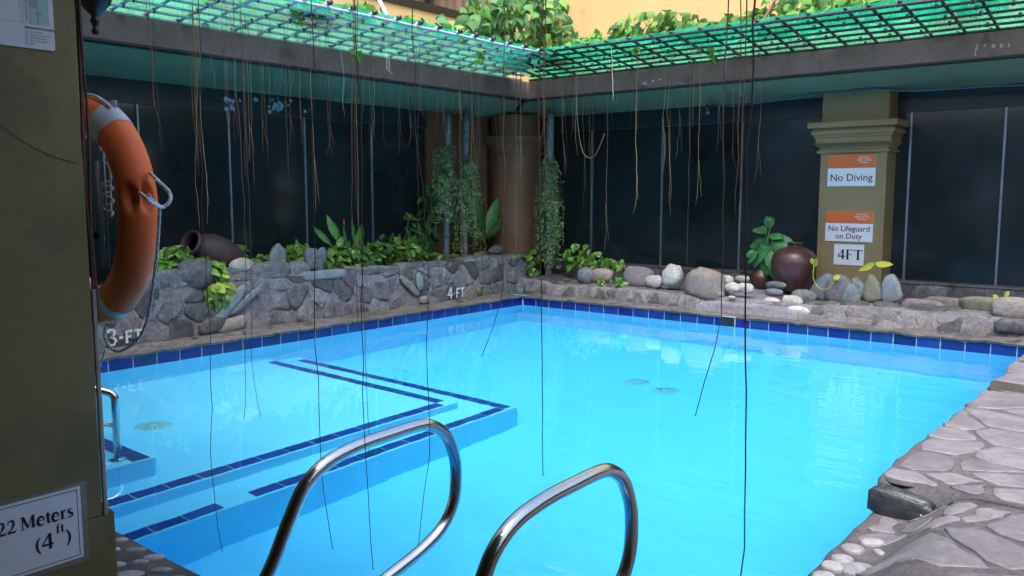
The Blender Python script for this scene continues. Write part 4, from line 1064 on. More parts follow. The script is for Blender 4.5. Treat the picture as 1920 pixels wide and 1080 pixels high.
rock(902, 480, 30, 18, ('x', -.9), 'boulder_brown', 'brown stone behind the second plant-hung post')
rock(763, 482, 22, 22, ('x', -.65), 'boulder_brown', 'brown stone half hidden among the pothos leaves')
for (px, py, wq, hq, m, rot, lb) in [(430, 572, 66, 22, 'slate', .75, 'pale elongated slate set slanting in the left wall face'), (458, 566, 54, 14, 'slate', .6, 'narrow pale slate beside the slanting slate in the left wall'),
        (435, 608, 48, 26, 'boulder_brown', .1, 'rounded pale stone low in the left wall'), (398, 610, 40, 30, 'wall_stone', .3, 'grey rounded stone low in the left wall below the pothos'),
        (768, 536, 42, 14, 'slate_olive', -.7, 'slanting olive slate in the wall left of the 4-FT mark'), (786, 528, 12, 34, 'slate', .1, 'upright pale slate in the wall left of the 4-FT mark'),
        (796, 562, 18, 14, 'boulder_brown', 0, 'small pinkish knob of stone at the wall foot')]:
    rock(px, py, wq, hq, ('x', -.285), m, lb, kind='stone', dep=.5, rot=-rot if False else rot, ex=.75, rough_=.08)
FY = lambda y: ('y', y)
for a in [(1198, 520, 54, 42, .55, 'boulder_purple', 'purple-grey pitted boulder left of the two white ones', .75),
          (1228, 528, 34, 24, .42, 'boulder_white', 'flat whitish cobble left of the tall white boulder', .9),
          (1262, 518, 34, 44, .42, 'boulder_white', 'tall white pointed boulder on the far ledge', .85),
          (1097, 517, 28, 32, .45, 'boulder_grey', 'round dark grey cobble by the third plant-hung post', .9),
          (1128, 517, 44, 26, .50, 'boulder_brown', 'flat brownish stone beneath the far pothos', .7),
          (1160, 516, 50, 34, .85, 'wall_stone', 'dark angular stone behind the far pothos', .6),
          (1364, 525, 20, 19, .40, 'boulder_white', 'white cobble at the top left of the mortar mound', .9),
          (1392, 523, 26, 13, .55, 'boulder_tan', 'flat tan cobble at the top of the mortar mound', .9),
          (1373, 539, 25, 19, .33, 'boulder_white', 'round white cobble in the middle left of the mortar mound', .9),
          (1398, 540, 26, 19, .36, 'boulder_white', 'white cobble right beside the round white one on the mound', .9),
          (1350, 552, 14, 13, .28, 'slate_olive', 'small olive pebble set in the mortar mound', 1),
          (1372, 557, 12, 5, .24, 'boulder_white', 'tiny white pebble in the face of the mound', 1),
          (1455, 535, 34, 15, .50, 'boulder_grey', 'flat dark cobble in front of the red jar, topmost', .9),
          (1451, 548, 30, 14, .42, 'boulder_grey', 'blue-grey flat cobble below the topmost dark one', .9),
          (1447, 565, 26, 15, .33, 'boulder_white', 'whitish cobble below the blue-grey flat one', .9),
          (1462, 585, 22, 13, .25, 'boulder_white', 'low white pebble at the foot of the mound', .9),
          (1485, 565, 34, 22, .34, 'boulder_white', 'white cobble left of the dark round one', .85),
          (1506, 558, 40, 30, .44, 'boulder_grey', 'dark round cobble left of the khaki pillar', .85),
          (1497, 583, 36, 19, .25, 'boulder_white', 'long white cobble lowest beside the pillar stones', .85),
          (1850, 571, 76, 28, .50, 'slate_olive', 'pale flat slab at the right end of the far ledge', .6),
          (1900, 578, 58, 42, .36, 'boulder_brown', 'big brown boulder at the right edge of the far ledge', .7),
          (1898, 612, 46, 30, .24, 'wall_stone', 'dark wet stone below the big brown boulder', .6),
          (1730, 572, 60, 22, .55, 'boulder_purple', 'low purple-grey stone right of the upright slates', .6),
          (1775, 568, 70, 22, .75, 'boulder_brown', 'flat brown stone under the right window', .6)]:
    rock(a[0], a[1], a[2], a[3], FY(a[4]), a[5], a[6], ex=a[7])
rock(1324, 532, 66, 56, FY(.36), 'boulder_brown', 'big flat-topped brown-grey boulder on the far ledge', ex=.55, taper=.25, rot=-.15)
for a in [(1545, 538, 34, 56, .62, 'slate', 'pale upright slate leaning at the left foot of the khaki pillar', .5, -.35),
          (1573, 543, 42, 58, .58, 'boulder_purple', 'broad purple slate upright before the khaki pillar', .2, -.1),
          (1595, 553, 28, 46, .44, 'slate', 'pale wedge-shaped slate in front of the purple one', .5, .05),
          (1610, 542, 24, 46, .58, 'slate', 'narrow bluish slate leaning before the khaki pillar', .5, .3),
          (1635, 541, 26, 54, .52, 'slate_olive', 'olive upright slate before the pillar under the two leaves', .5, .12),
          (1671, 541, 30, 54, .52, 'slate', 'grey-green upright slate, rightmost before the pillar', .45, .12),
          (1655, 552, 22, 38, .62, 'slate', 'low bluish slate between the olive and grey-green ones', .3, 0)]:
    rock(a[0], a[1], a[2], a[3], FY(a[4]), a[5], a[6], kind='standing stone', taper=a[7], rot=a[8], dep=.4, ex=.75, name='standing_stone', rough_=.09)

rock(1690, 952, 92, 58, FY(-4.58), 'slate_dark', 'dark broken curb stone at the step in the pool edge on the right', kind='curb stone', ex=.42, rot=-.18, dep=.55, rough_=.16, name='curb_stone')
# ------------------------------------------------------------ jars
def jar(name, c, axis, prof, m, label, s=1.0, off=None):
    t = thing(name, c, label, 'jar'); ax = V(axis).normalized()
    MB().lathe([(r * s, h * s) for r, h in prof], c, ax, 40).build('body', m, t, True)
    return t
a0_ = onx(451, 500, -.72); a1_ = onx(343, 454, -.72); ax = (a1_ - a0_ + V((.10, 0, 0))); L = ax.length
pr = [(0, 0), (.10, .0), (.13, .03), (.16, .12), (.185, .24), (.19, .33), (.18, .42), (.15, .50), (.115, .555), (.10, .575), (.105, .59), (.125, .605), (.132, .625), (.128, .64), (.112, .645), (.10, .62), (.09, .57), (.13, .50), (.165, .40), (.17, .3), (.14, .15), (.0, .08)]
pr = [(r * .97, h * L / .645) for r, h in pr]
jar('tilted_jar', a0_, ax, pr, 'jar_matt', 'dark brown clay jar lying tilted on the left planter wall')
jb = ony(1485, 545, .72); kk = (jb - CAM).dot(_F) / FPX
pr = [(0, 0), (22, 0), (24, 3), (32, 18), (39.5, 38), (41.5, 52), (39, 66), (31, 76), (20, 81), (12, 83), (10, 85), (11, 88), (14, 89), (13, 91), (9, 91), (8, 85), (20, 78), (30, 60), (0, 20)]
jar('round_jar', jb, (.03, 0, 1), [(r * kk, h * kk) for r, h in pr], 'jar', 'big round dark red glazed jar beside the khaki pillar')
jb = ony(1427, 541, .80); kk = (jb - CAM).dot(_F) / FPX
jar('small_jar', jb, (0, 0, 1), [(r * kk, h * kk) for r, h in [(0, 0), (12, 0), (19, 10), (21, 20), (18, 30), (11, 35), (11, 38), (14, 40), (12, 40), (8, 35), (0, 20)]], 'jar', 'small dark red jar with a broad-leaved plant, left of the big one')

# ------------------------------------------------------------ leaves
def leafmesh(name, st, m, fold=.25, curl=.25, wave=0):
    vs = []; fs = []
    for (y, w_) in st:
        z = -curl * max(0, y) ** 2
        vs += [(-w_, y, z - fold * w_ + wave * sin(y * 14)), (0, y + (.03 if w_ > .1 else 0), z), (w_, y, z - fold * w_ + wave * sin(y * 14 + 1))]
    for i in range(len(st) - 1):
        q = i * 3; fs += [(q, q + 1, q + 4, q + 3), (q + 1, q + 2, q + 5, q + 4)]
    me = bpy.data.meshes.new(name); me.from_pydata(vs, [], fs); me.polygons.foreach_set('use_smooth', [True] * len(fs)); me.materials.append(M[m]); me.update(); return me
HEART = [(-.10, .16), (-.07, .30), (.08, .42), (.28, .43), (.50, .33), (.72, .19), (.90, .07), (1.0, .0)]
LANCE = [(0, .01), (.12, .05), (.3, .13), (.5, .16), (.7, .13), (.88, .06), (1.0, .0)]
STRAP = [(0, .03), (.2, .06), (.5, .075), (.8, .05), (1, 0)]
OVAL = [(0, .02), (.1, .2), (.3, .34), (.55, .34), (.8, .2), (1, .0)]
IVY = [(-.12, .12), (-.08, .30), (.06, .40), (.24, .36), (.46, .23), (.70, .11), (.88, .035), (1.0, .0)]
LM = {'ivy': leafmesh('creeper_leaf', IVY, 'ivy', .22, .15), 'ivy_light': leafmesh('creeper_leaf', IVY, 'ivy_light', .25, .2), 'pothos': leafmesh('pothos_leaf', [(a, b * .85) for a, b in HEART], 'pothos', .35, .35),
      'canna': leafmesh('lance_leaf', LANCE, 'canna', .5, .35), 'dark': leafmesh('dark_leaf', HEART, 'dark_leaf'), 'strap': leafmesh('strap_leaf', STRAP, 'canna', .4, .6),
      'jar': leafmesh('broad_leaf', OVAL, 'jar_leaf', .35, .45, .012), 'yellow': leafmesh('yellow_leaf', OVAL, 'yellow_leaf', .3, .2), 'darklance': leafmesh('dark_lance_leaf', LANCE, 'dark_leaf', .5, .3)}
def leaf(parent, kind, p, tip, nrm, s, base=None):
    y = V(tip).normalized(); z = V(nrm); z = (z - y * z.dot(y)); z = z.normalized() if z.length > 1e-4 else y.orthogonal().normalized(); x = y.cross(z)
    m_ = Matrix((x, y, z)).transposed().to_4x4() @ Matrix.Scale(s, 4)
    o = bpy.data.objects.new('leaf', LM[kind]); COL.objects.link(o); o.parent = parent; m_.translation = V(p) - base; o.matrix_local = m_; return o
def bake(parent, name, items, base):
    mb = {}
    for (kind, p, tip, nrm, s) in items:
        y = V(tip).normalized(); z = V(nrm); z = (z - y * z.dot(y)).normalized(); x = y.cross(z); me = LM[kind]
        mb.setdefault(kind, MB()).add([V(p) + (x * v_.co.x + y * v_.co.y + z * v_.co.z) * s for v_ in me.vertices], [tuple(f.vertices) for f in me.polygons])
    for kind, b in mb.items(): stuff(b.build(name, LM[kind].materials[0], parent, True))
TOCAM = -_F
def rndv(s): return V((random.gauss(0, s), random.gauss(0, s), random.gauss(0, s)))
def plant(name, label, cat, loc, seed=0, group=None):
    random.seed(seed); return thing(name, loc, label, cat, group)
def clump(t, regions, kinds, size, out, base, droop=.5, up=.8, extra=0):
    """regions: (px, py, rx, ry, plane, n)"""
    k_ = 0; more = []; stems = MB()
    for (px, py, rx, ry, plane, n, dj) in regions:
        for i in range(n):
            a = random.uniform(0, 2 * pi); r_ = math.sqrt(random.random()); x_ = px + rx * r_ * cos(a); y_ = py + ry * r_ * sin(a)
            c0 = plane[1] + random.uniform(-dj, dj); P = onx(x_, y_, c0) if plane[0] == 'x' else ony(x_, y_, c0)
            tip = V(out) * random.uniform(.2, 1) + V((0, 0, -droop)) + rndv(.55); nrm = V((0, 0, up)) + V(out) * .7 + rndv(.38)
            s = size * random.uniform(.6, 1.15); kd = random.choice(kinds); k_ += 1
            if k_ <= 300: leaf(t, kd, P, tip, nrm, s, base)
            else: more.append((kd, P, tip, nrm, s))
            if i % 3 == 0:
                q = V((P.x, P.y, P.z)) - V(out) * .08 + V((random.uniform(-.04, .04), random.uniform(-.04, .04), -random.uniform(.06, .14)))
                stems.tube([P, (P + q) / 2 + V((0, 0, .01)), q], .0022, 4)
    if stems.v: stuff(stems.build('stem', 'stem', t, True))
    if more: bake(t, 'leaves', more, base)
def wl_(t): return wloc(t)

t = plant('pothos', 'variegated pothos under the mouth of the tilted jar', 'plant', onx(320, 500, -.5), 11)
clump(t, [(318, 482, 26, 20, ('x', -.50), 46, .06), (355, 476, 14, 8, ('x', -.6), 8, .04), (300, 498, 16, 12, ('x', -.45), 12, .04)], ['pothos'], .115, (1, 0, 0), wl_(t))
t = plant('pothos', 'variegated pothos trailing down the left wall below the jar', 'plant', onx(400, 520, -.3), 12)
clump(t, [(402, 505, 16, 22, ('x', -.36), 24, .04), (408, 545, 22, 22, ('x', -.25), 26, .03), (390, 488, 12, 8, ('x', -.4), 8, .03), (425, 522, 10, 10, ('x', -.27), 7, .02)], ['pothos', 'yellow', 'pothos'], .105, (1, 0, 0), wl_(t), droop=1.0, up=.4)
t = plant('pothos', 'small pothos with lance leaves behind the tilted jar base', 'plant', onx(448, 470, -.9), 13)
clump(t, [(445, 468, 20, 9, ('x', -.9), 18, .05)], ['canna', 'pothos'], .13, (1, 0, 0), wl_(t), droop=.1)
t = plant('pothos', 'low pothos left of the upright slate', 'plant', onx(495, 487, -.6), 14)
clump(t, [(490, 486, 18, 10, ('x', -.6), 20, .05), (525, 497, 16, 12, ('x', -.5), 22, .05)], ['pothos'], .11, (1, 0, 0), wl_(t))
t = plant('pothos', 'pothos between the upright slate and the slate pair', 'plant', onx(555, 490, -.6), 15)
clump(t, [(552, 482, 24, 24, ('x', -.6), 64, .06), (572, 462, 8, 8, ('x', -.7), 5, .04)], ['pothos'], .115, (1, 0, 0), wl_(t))
t = plant('pothos', 'large bed of variegated pothos along the middle of the left wall', 'plant', onx(700, 500, -.6), 16)
clump(t, [(650, 484, 46, 26, ('x', -.62), 140, .12), (735, 474, 62, 30, ('x', -.66), 190, .15), (790, 480, 26, 14, ('x', -.62), 45, .1), (765, 462, 30, 14, ('x', -.9), 40, .08)], ['pothos', 'pothos', 'dark'], .105, (1, 0, 0), wl_(t))
t = plant('pothos', 'pothos around the feet of the two plant-hung posts', 'plant', onx(860, 492, -.7), 17)
clump(t, [(853, 485, 14, 10, ('x', -.6), 18, .05), (880, 485, 12, 16, ('x', -.55), 18, .05), (895, 505, 8, 24, ('x', -.36), 14, .03), (900, 540, 6, 8, ('x', -.28), 4, .02)], ['pothos', 'dark'], .085, (1, 0, 0), wl_(t), droop=.9)
# trailing yellow runner
tag(MB().tube(spline([onx(*q, -.27) for q in [(861, 500), (860, 520), (864, 540), (876, 556)]] + [onx(*q, .02) for q in [(893, 562), (910, 566), (920, 572), (922, 579)]], 5), .0032, 5).build('runner', 'stem', None, True), 'yellow-green runner trailing from the wall over the pool edge near the 4-FT mark', 'runner')
t = plant('lance_plant', 'tall lance-leaved plant with one red bud in the left planter', 'plant', onx(650, 480, -.75), 18)
sb = MB()
for (bx, by, tx, ty, s_) in [(632, 478, 600, 424, 1), (638, 475, 625, 408, 1), (640, 478, 642, 420, 1), (648, 478, 655, 432, .9), (655, 472, 690, 428, .9), (660, 470, 672, 416, .6), (672, 470, 688, 420, .8), (676, 480, 668, 440, .8), (645, 488, 660, 452, .7), (684, 478, 682, 440, .6)]:
    a = onx(bx, by, -.72); b_ = onx(tx, ty, -.72 + random.uniform(-.1, .12)); d = b_ - a
    leaf(t, 'canna', a + d * .30, d, V((1, .2, .3)) + rndv(.3), d.length * .78, wl_(t)); sb.tube([a - V((0, 0, .12)), a, a + d * .35], .005, 5)
sb.tube([onx(645, 470, -.7), onx(645, 418, -.7)], .003, 5); sb.build('stem', 'stem', t, True)
a = onx(645, 422, -.7); MB().lathe([(0, 0), (.008, .01), (.009, .03), (.0, .075)], a, n=8).build('bud', 'red_flower', t, True)
t = plant('twining_plant', 'thin twining plant with tattered leaves left of the plant-hung posts', 'plant', onx(760, 480, -.8), 19)
clump(t, [(772, 430, 14, 22, ('x', -.85), 12, .06), (765, 402, 8, 4, ('x', -.9), 3, .03), (785, 455, 18, 14, ('x', -.9), 18, .06)], ['canna', 'dark', 'pothos'], .13, (1, 0, 0), wl_(t), droop=.6)
MB().tube(spline([onx(*q, -.85) for q in [(755, 490), (757, 455), (763, 430), (766, 405), (760, 398)]], 5), .004, 5).build('twig', 'dry_stem', t, True)
t = plant('dark_shrub', 'dark slender-leaved shrub in the shade behind the first post', 'plant', onx(800, 470, -1.2), 20)
clump(t, [(800, 400, 20, 60, ('x', -1.2), 60, .08), (790, 440, 20, 30, ('x', -1.15), 20, .08)], ['darklance'], .2, (1, 0, 0), wl_(t), droop=.5)
t = plant('broad_plant', 'arching broad-bladed plant right of the second post', 'plant', onx(910, 475, -1.0), 22)
sb = MB()
for (tx, ty, s_) in [(915, 378, 1), (938, 400, 1), (940, 430, 1), (925, 440, .9), (945, 415, .7), (900, 440, .7), (935, 385, .7), (912, 400, .8)]:
    a = onx(905, 452, -.95); b_ = onx(tx, ty, -.85 + random.uniform(-.1, .1)); d = b_ - a; leaf(t, 'canna', a + d * .2, d, V((1, 0, .6)) + rndv(.2), d.length * .95, wl_(t)); sb.tube([onx(906, 478, -1.0), a, a + d * .3], .004, 5)
sb.build('stem', 'stem', t, True)
t = plant('dry_leaf_plant', 'dry curled brown leaves on the wall beside the second post', 'plant', onx(905, 478, -.85), 23)
sb = MB()
for q in [[(905, 482), (912, 462), (905, 446), (899, 452)], [(908, 482), (920, 465), (932, 458), (938, 460)], [(905, 484), (900, 470), (902, 462)], [(910, 482), (918, 472), (921, 480)]]: sb.tube(spline([onx(*p, -.8) for p in q], 5), .006, 4)
stuff(sb.build('dry_blades', 'dry_stem', t, True))
t = plant('pothos', 'dark green pothos left of the third post in the far corner', 'plant', ony(990, 505, .5), 24)
clump(t, [(985, 500, 22, 26, ('y', .50), 40, .08), (1000, 480, 14, 12, ('y', .7), 12, .05), (965, 480, 8, 14, ('y', .6), 8, .03)], ['pothos', 'dark'], .105, (0, -1, 0), wl_(t), droop=.8)
t = plant('pothos', 'variegated pothos on the far ledge right of the third post', 'plant', ony(1080, 500, .8), 25)
clump(t, [(1080, 478, 22, 22, ('y', .75), 40, .06), (1120, 487, 30, 12, ('y', .75), 30, .06), (1165, 492, 10, 8, ('y', .7), 7, .03), (1102, 462, 4, 8, ('y', .7), 2, .02)], ['pothos'], .105, (0, -1, 0), wl_(t), droop=.6)
t = plant('pothos', 'small pothos sprigs between stones on the far ledge', 'plant', ony(1150, 530, .45), 26)
clump(t, [(1122, 527, 8, 6, ('y', .35), 7, .02), (1158, 527, 14, 7, ('y', .33), 12, .02)], ['pothos'], .08, (0, -1, 0), wl_(t))
t = plant('broad_leaf_plant', 'broad-leaved plant growing from the small jar', 'plant', ony(1427, 502, .8), 27)
sb = MB(); a0_ = ony(1428, 505, .8)
for (bx, by, tx, ty, sz) in [(1438, 432, 1420, 424, .6), (1442, 440, 1462, 436, .6), (1438, 445, 1404, 470, 1), (1436, 450, 1414, 478, .9), (1455, 440, 1476, 474, 1), (1440, 462, 1458, 490, .9), (1428, 462, 1408, 492, .9), (1432, 470, 1420, 506, .9), (1442, 475, 1440, 512, .8), (1444, 428, 1440, 415, .5), (1450, 455, 1470, 462, .8), (1425, 455, 1398, 462, .8), (1436, 480, 1428, 514, .7), (1446, 468, 1452, 498, .8), (1418, 470, 1405, 480, .7)]:
    for rep in range(2):
        j = random.uniform(-4, 4) * rep; a = ony(bx + j, by + j, .78 - .1 * random.random()); b_ = ony(tx + j * 1.5, ty - j, .72 - .15 * random.random()); d = b_ - a
        leaf(t, 'jar', a, d, V((0, -1, .7)) + rndv(.3), max(.16, d.length * 1.1) * (1 if rep == 0 else .8), wl_(t)); sb.tube([a0_, (a0_ + a) / 2 + V((0, 0, .04)), a], .0035, 5)
sb.build('stem', 'stem', t, True)
t = plant('sprout', 'lone pothos sprout with two bright yellow-green leaves before the pillar', 'plant', ony(1632, 530, .6), 28)
for (bx, by, tx, ty) in [(1640, 492, 1624, 497), (1641, 492, 1665, 491)]:
    a = ony(bx, by, .55); d = ony(tx, ty, .53) - a; leaf(t, 'yellow', a, d, V((0, -.5, 1)), .17, wl_(t))
MB().tube(spline([ony(*q, .55) for q in [(1620, 530), (1632, 515), (1638, 500), (1641, 491)]], 5), .003, 5).build('stem', 'stem', t, True)
t = plant('sprout', 'yellow looping runner with small leaves at the left foot of the pillar', 'plant', ony(1530, 520, .6), 29)
for (bx, by, tx, ty, s_) in [(1526, 500, 1529, 488, .09), (1524, 496, 1522, 487, .07), (1562, 522, 1570, 519, .08)]:
    a = ony(bx, by, .5); d = ony(tx, ty, .48) - a; leaf(t, 'yellow', a, d, V((0, -1, .5)), s_, wl_(t))
MB().tube(spline([ony(*q, .42) for q in [(1526, 498), (1525, 520), (1532, 536), (1546, 543), (1558, 536), (1566, 522)]], 5), .004, 6).build('stem', 'yellow_leaf', t, True)
t = plant('sprout', 'tiny green sprout beside the big brown boulder at the right', 'plant', ony(1880, 558, .5), 30)
for (bx, by, tx, ty) in [(1872, 562, 1868, 558), (1884, 556, 1888, 550)]:
    a = ony(bx, by, .35); d = ony(tx, ty, .34) - a; leaf(t, 'yellow', a, d, V((0, -1, .5)), .06, wl_(t))

# ------------------------------------------------------------ posts with hanging button plants
def post(px, ytop, ybot, plane, r, label, hi=2.40):
    ax, c0 = plane; g = onx if ax == 'x' else ony; a = g(px - 2, ybot, c0); b_ = g(px + 2, ytop, c0); n = 16
    base = V((a.x, a.y, a.z - .15)); t = thing('post', base, label, 'post', None)
    pts = [V((a.x + (b_.x - a.x) * i / n + .006 * nz((i, px, 0), .5), a.y + (b_.y - a.y) * i / n + .006 * nz((i, px, 4), .5), base.z + (hi - base.z) * i / n)) for i in range(n + 1)]
    MB().tube(pts, [r * (1 + .08 * nz((i, px, 9), .6)) for i in range(n + 1)], 14).build('pole', 'post_wood', t, True); return pts
P1 = post(838, 206, 492, ('x', -1.08), .040, 'first slender grey post hung with button-leaf plants')
P2 = post(872, 208, 490, ('x', -1.06), .042, 'second slender grey post hung with button-leaf plants')
P3 = post(1030, 215, 512, ('y', .85), .050, 'third grey post hung with button-leaf plants, in the far corner')
def hanging(label, posts, zt, zb, rad, n, seed, bias=(0, 0)):
    random.seed(seed); c = posts[0][5]; t = thing('hanging_plant', (c.x, c.y, zb), label, 'hanging plant'); bl = MB(); st = MB(); wp = MB()
    for i in range(n):
        pp_ = random.choice(posts); z0 = zt - (zt - zb) * random.random() ** 1.25 * .82; a = random.uniform(0, 2 * pi); rr = rad * random.uniform(.3, 1.35) * (.55 + .45 * min(1, (zt - z0) / .35))
        c = pp_[8]; L = random.uniform(.18, .55); L = min(L, z0 - zb + .05); x, y = c.x + cos(a) * rr + bias[0] * random.random(), c.y + sin(a) * rr + bias[1] * random.random(); pts = []; m_ = max(4, int(L / .03))
        for k_ in range(m_ + 1):
            u = k_ / m_; q = V((x + .012 * nz((i, u * 3, 1), 1) - cos(a) * rr * .5 * (1 - min(1, u * 4)) ** 2, y + .012 * nz((i, u * 3, 5), 1) - sin(a) * rr * .5 * (1 - min(1, u * 4)) ** 2, z0 - u * L)); pts.append(q)
            for s in (-1, 1):
                if random.random() < .38: continue
                d = V((cos(a + s * 1.2 + random.gauss(0, .5)), sin(a + s * 1.2 + random.gauss(0, .5)), random.uniform(-.4, .3))).normalized(); nr = V((cos(a), sin(a), .5)) + rndv(.4); e_ = d.cross(nr).normalized(); r_ = random.uniform(.013, .025)
                c0 = q + d * r_; bl.add([c0 - d * r_, c0 + e_ * r_ * .85, c0 + d * r_, c0 - e_ * r_ * .85], [(0, 1, 2, 3)])
        st.tube(pts, .0013, 3, False)
    for i in range(int(n * .45)):
        pp_ = random.choice(posts); c = pp_[8]; z0 = random.uniform(zb + .3, zt); a = random.uniform(0, 2 * pi); L = random.uniform(.15, .4); pts = []
        for k_ in range(6):
            u = k_ / 5; pts.append(V((c.x + cos(a) * (rad * .4 + rad * 1.1 * u), c.y + sin(a) * (rad * .4 + rad * 1.1 * u), z0 + .08 * sin(u * 2.4) - L * u * u)))
        wp.tube(pts, [.003, .003, .0025, .002, .0015, .0008], 3, False)
    stuff(bl.build('button_leaves', 'button', t)); stuff(st.build('string_stems', 'wispy', t)); stuff(wp.build('wispy_blades', 'wispy', t))
    return t
hanging('dense curtain of button-leaf strings on the first post', [P1], 1.95, 1.05, .15, 120, 31, (-.05, -.06))
hanging('dense curtain of button-leaf strings on the second post', [P2], 1.85, .68, .14, 150, 32, (.03, .10))
hanging('dense curtain of button-leaf strings on the third post', [P3], 1.88, .46, .14, 190, 33)

# ------------------------------------------------------------ creepers on the roof
t = plant('creeper', 'big mass of heart-leaved creeper in the roof corner between the two awnings', 'creeper', (-.6, .9, 2.75), 41)
RG = []
for (px, py, rx, ry, n) in [(915, 35, 50, 42, 100), (980, 35, 60, 48, 170), (1035, 60, 45, 40, 110), (960, 80, 50, 25, 40), (850, 45, 40, 18, 26), (1000, 5, 70, 20, 40), (1045, 15, 22, 22, 16), (1075, 80, 40, 20, 34)]: RG.append((px, py, rx, ry, ('x', -.45), n, .25))
clump(t, RG, ['ivy', 'ivy', 'ivy', 'dark', 'ivy_light'], .155, (.75, -.65, .1), wl_(t), droop=1.0, up=.35)
t = plant('creeper', 'bright heart-leaved creeper along the roof edge above the far awning, left half', 'creeper', (2.0, .8, 2.75), 42)
RG = []
for i in range(9):
    px = 1085 + i * 42; top = [78, 62, 42, 28, 24, 32, 44, 36, 20][i]; bot = 112 - i * 5.5; RG.append((px, (top + bot) / 2 - 2, 30, (bot - top) / 2 + 4, ('y', .75), 75, .25))
clump(t, RG, ['ivy', 'ivy_light', 'ivy_light'], .145, (-.3, -.95, .1), wl_(t), droop=.8, up=.5)
t = plant('creeper', 'bright heart-leaved creeper along the roof edge above the far awning, right half', 'creeper', (4.2, .8, 2.75), 43)
RG = []
for i in range(11):
    px = 1455 + i * 40; bot = 62 - i * 6; RG.append((px, bot / 2 - 6, 30, abs(bot) / 2 + 16, ('y', .75), 60, .25))
clump(t, RG, ['ivy', 'ivy_light', 'ivy_light'], .135, (-.3, -.95, .1), wl_(t), droop=.8, up=.5)
t = plant('creeper', 'light green creeper sprigs on the left awning under the yellow wall', 'creeper', (-.3, -3.2, 2.75), 44)
clump(t, [(578, 8, 40, 16, ('x', .4), 34, .15), (612, 18, 16, 10, ('x', .5), 6, .1), (672, 16, 30, 10, ('x', -.3), 16, .1), (700, 28, 26, 8, ('x', -.3), 12, .1), (800, 40, 40, 8, ('x', -.3), 16, .15), (760, 35, 22, 6, ('x', -.3), 8, .1)], ['ivy', 'ivy_light'], .17, (1, 0, 0), wl_(t), droop=.7)
t = plant('creeper', 'small creeper shoots poking through the awnings near the corner', 'creeper', (.3, -.3, 2.8), 45)
clump(t, [(872, 62, 10, 10, ('x', .7), 9, .05), (670, 100, 12, 6, ('x', .3), 6, .05), (1192, 88, 6, 8, ('y', -.6), 4, .03), (1334, 95, 7, 10, ('y', -.5), 6, .03), (900, 105, 10, 10, ('x', .5), 8, .05), (1105, 75, 20, 10, ('y', .2), 12, .05)], ['ivy_light'], .10, (.7, -.7, 0), wl_(t), droop=.6)

# ------------------------------------------------------------ hanging aerial roots
RL = {'l': 'thin aerial root hanging from the blue-grey awning in front of the left windows', 'f': 'thin aerial root hanging from the black awning in front of the far windows'}
def hang(x, y, z0, z1, r, m, label, group=None, wig=.02, hook=0, fork=0, lean=(0, 0), seed=0):
    n = max(8, int((z0 - z1) / .09)); pts = []
    for i in range(n + 1):
        u = i / n; a = seed * 7.7
        hx = hook * max(0, (u - .86) / .14) ** 1.6
        k_ = min(1, u * 3)
        pts.append(V((x + lean[0] * u + wig * k_ * nz((a, u * (z0 - z1) * 1.1, 0), 1) + wig * .45 * nz((a, u * (z0 - z1) * 7, 2), 1) + hx * cos(YAW), y + lean[1] * u + wig * k_ * nz((a, u * (z0 - z1) * 1.1, 6), 1) + hx * sin(YAW), z0 + (z1 - z0) * u)))
    b = MB(); b.tube(pts, [r * (1 - .45 * i / n) for i in range(n + 1)], 5)
    if fork:
        j = int(n * fork); q = pts[j]; rem = n - j
        f2 = [q + V((random.uniform(.02, .05) * (k_ / max(1, rem)) ** .7 * cos(YAW), .02 * k_ / max(1, rem), (pts[min(n, j + k_)].z - q.z) * .8)) for k_ in range(rem + 1)]
        b.tube(f2, [r * .6] * len(f2), 4)
    o = b.build('aerial_root', m, None, True, origin=(x, y, z0)); tag(o, label, 'root', group or 'aerial roots hanging from the awnings'); return o
random.seed(77); sdn = [0]
RB = {}
def rlab(o, px, side, m, L):
    bins = [(340, 'near the life ring'), (410, 'over the tilted jar'), (450, 'by the left peeled paint patch'), (530, 'by the right peeled paint patch'), (640, 'over the slate pair'), (730, 'over the lance plant'), (800, 'over the pothos bed end'), (870, 'beside the first post'), (2000, 'between second post and corner pillar')] if side == 'l' else \
           [(1035, 'before the corner pillar'), (1120, 'over the far pothos'), (1215, 'over the purple boulder'), (1290, 'over the white boulders'), (1360, 'over the flat-topped boulder'), (3000, 'over the broad-leaved jar plant')]
    nm = [b_[1] for b_ in bins if px <= b_[0]][0]; RB.setdefault(nm, []).append((px, o, m, L))
def root_labels():
    W2 = {'root_brown': 'brown', 'root_tan': 'tan', 'root_red': 'reddish', 'root_pale': 'whitish', 'root_dark': 'dark'}; O = ['first', 'second', 'third', 'fourth', 'fifth', 'sixth', 'seventh', 'eighth', 'ninth', 'tenth', 'eleventh', 'twelfth']
    for nm, q in RB.items():
        for i, (px, o, m, L) in enumerate(sorted(q, key=lambda a: a[0])):
            o['label'] = '%s %s root, %s from left of the awning roots %s' % ('short' if L < .7 else ('long' if L > 1.4 else 'middling'), W2[m], O[i], nm)
def rl(px, pyb, c=.4, r=.0035, m='root_brown', label=None, **k):
    sdn[0] += 1; a = onx(px, pyb, c); o = hang(a.x, a.y, 2.80, a.z, r, m, label or RL['l'], seed=sdn[0], **k)
    if not label: rlab(o, px, 'l', m, 2.8 - a.z)
def rf(px, pyb, c=-.3, r=.0035, m='root_brown', label=None, **k):
    sdn[0] += 1; a = ony(px, pyb, c); o = hang(a.x, a.y, 2.82, a.z, r, m, label or RL['f'], seed=sdn[0], **k)
    if not label: rlab(o, px, 'f', m, 2.82 - a.z)
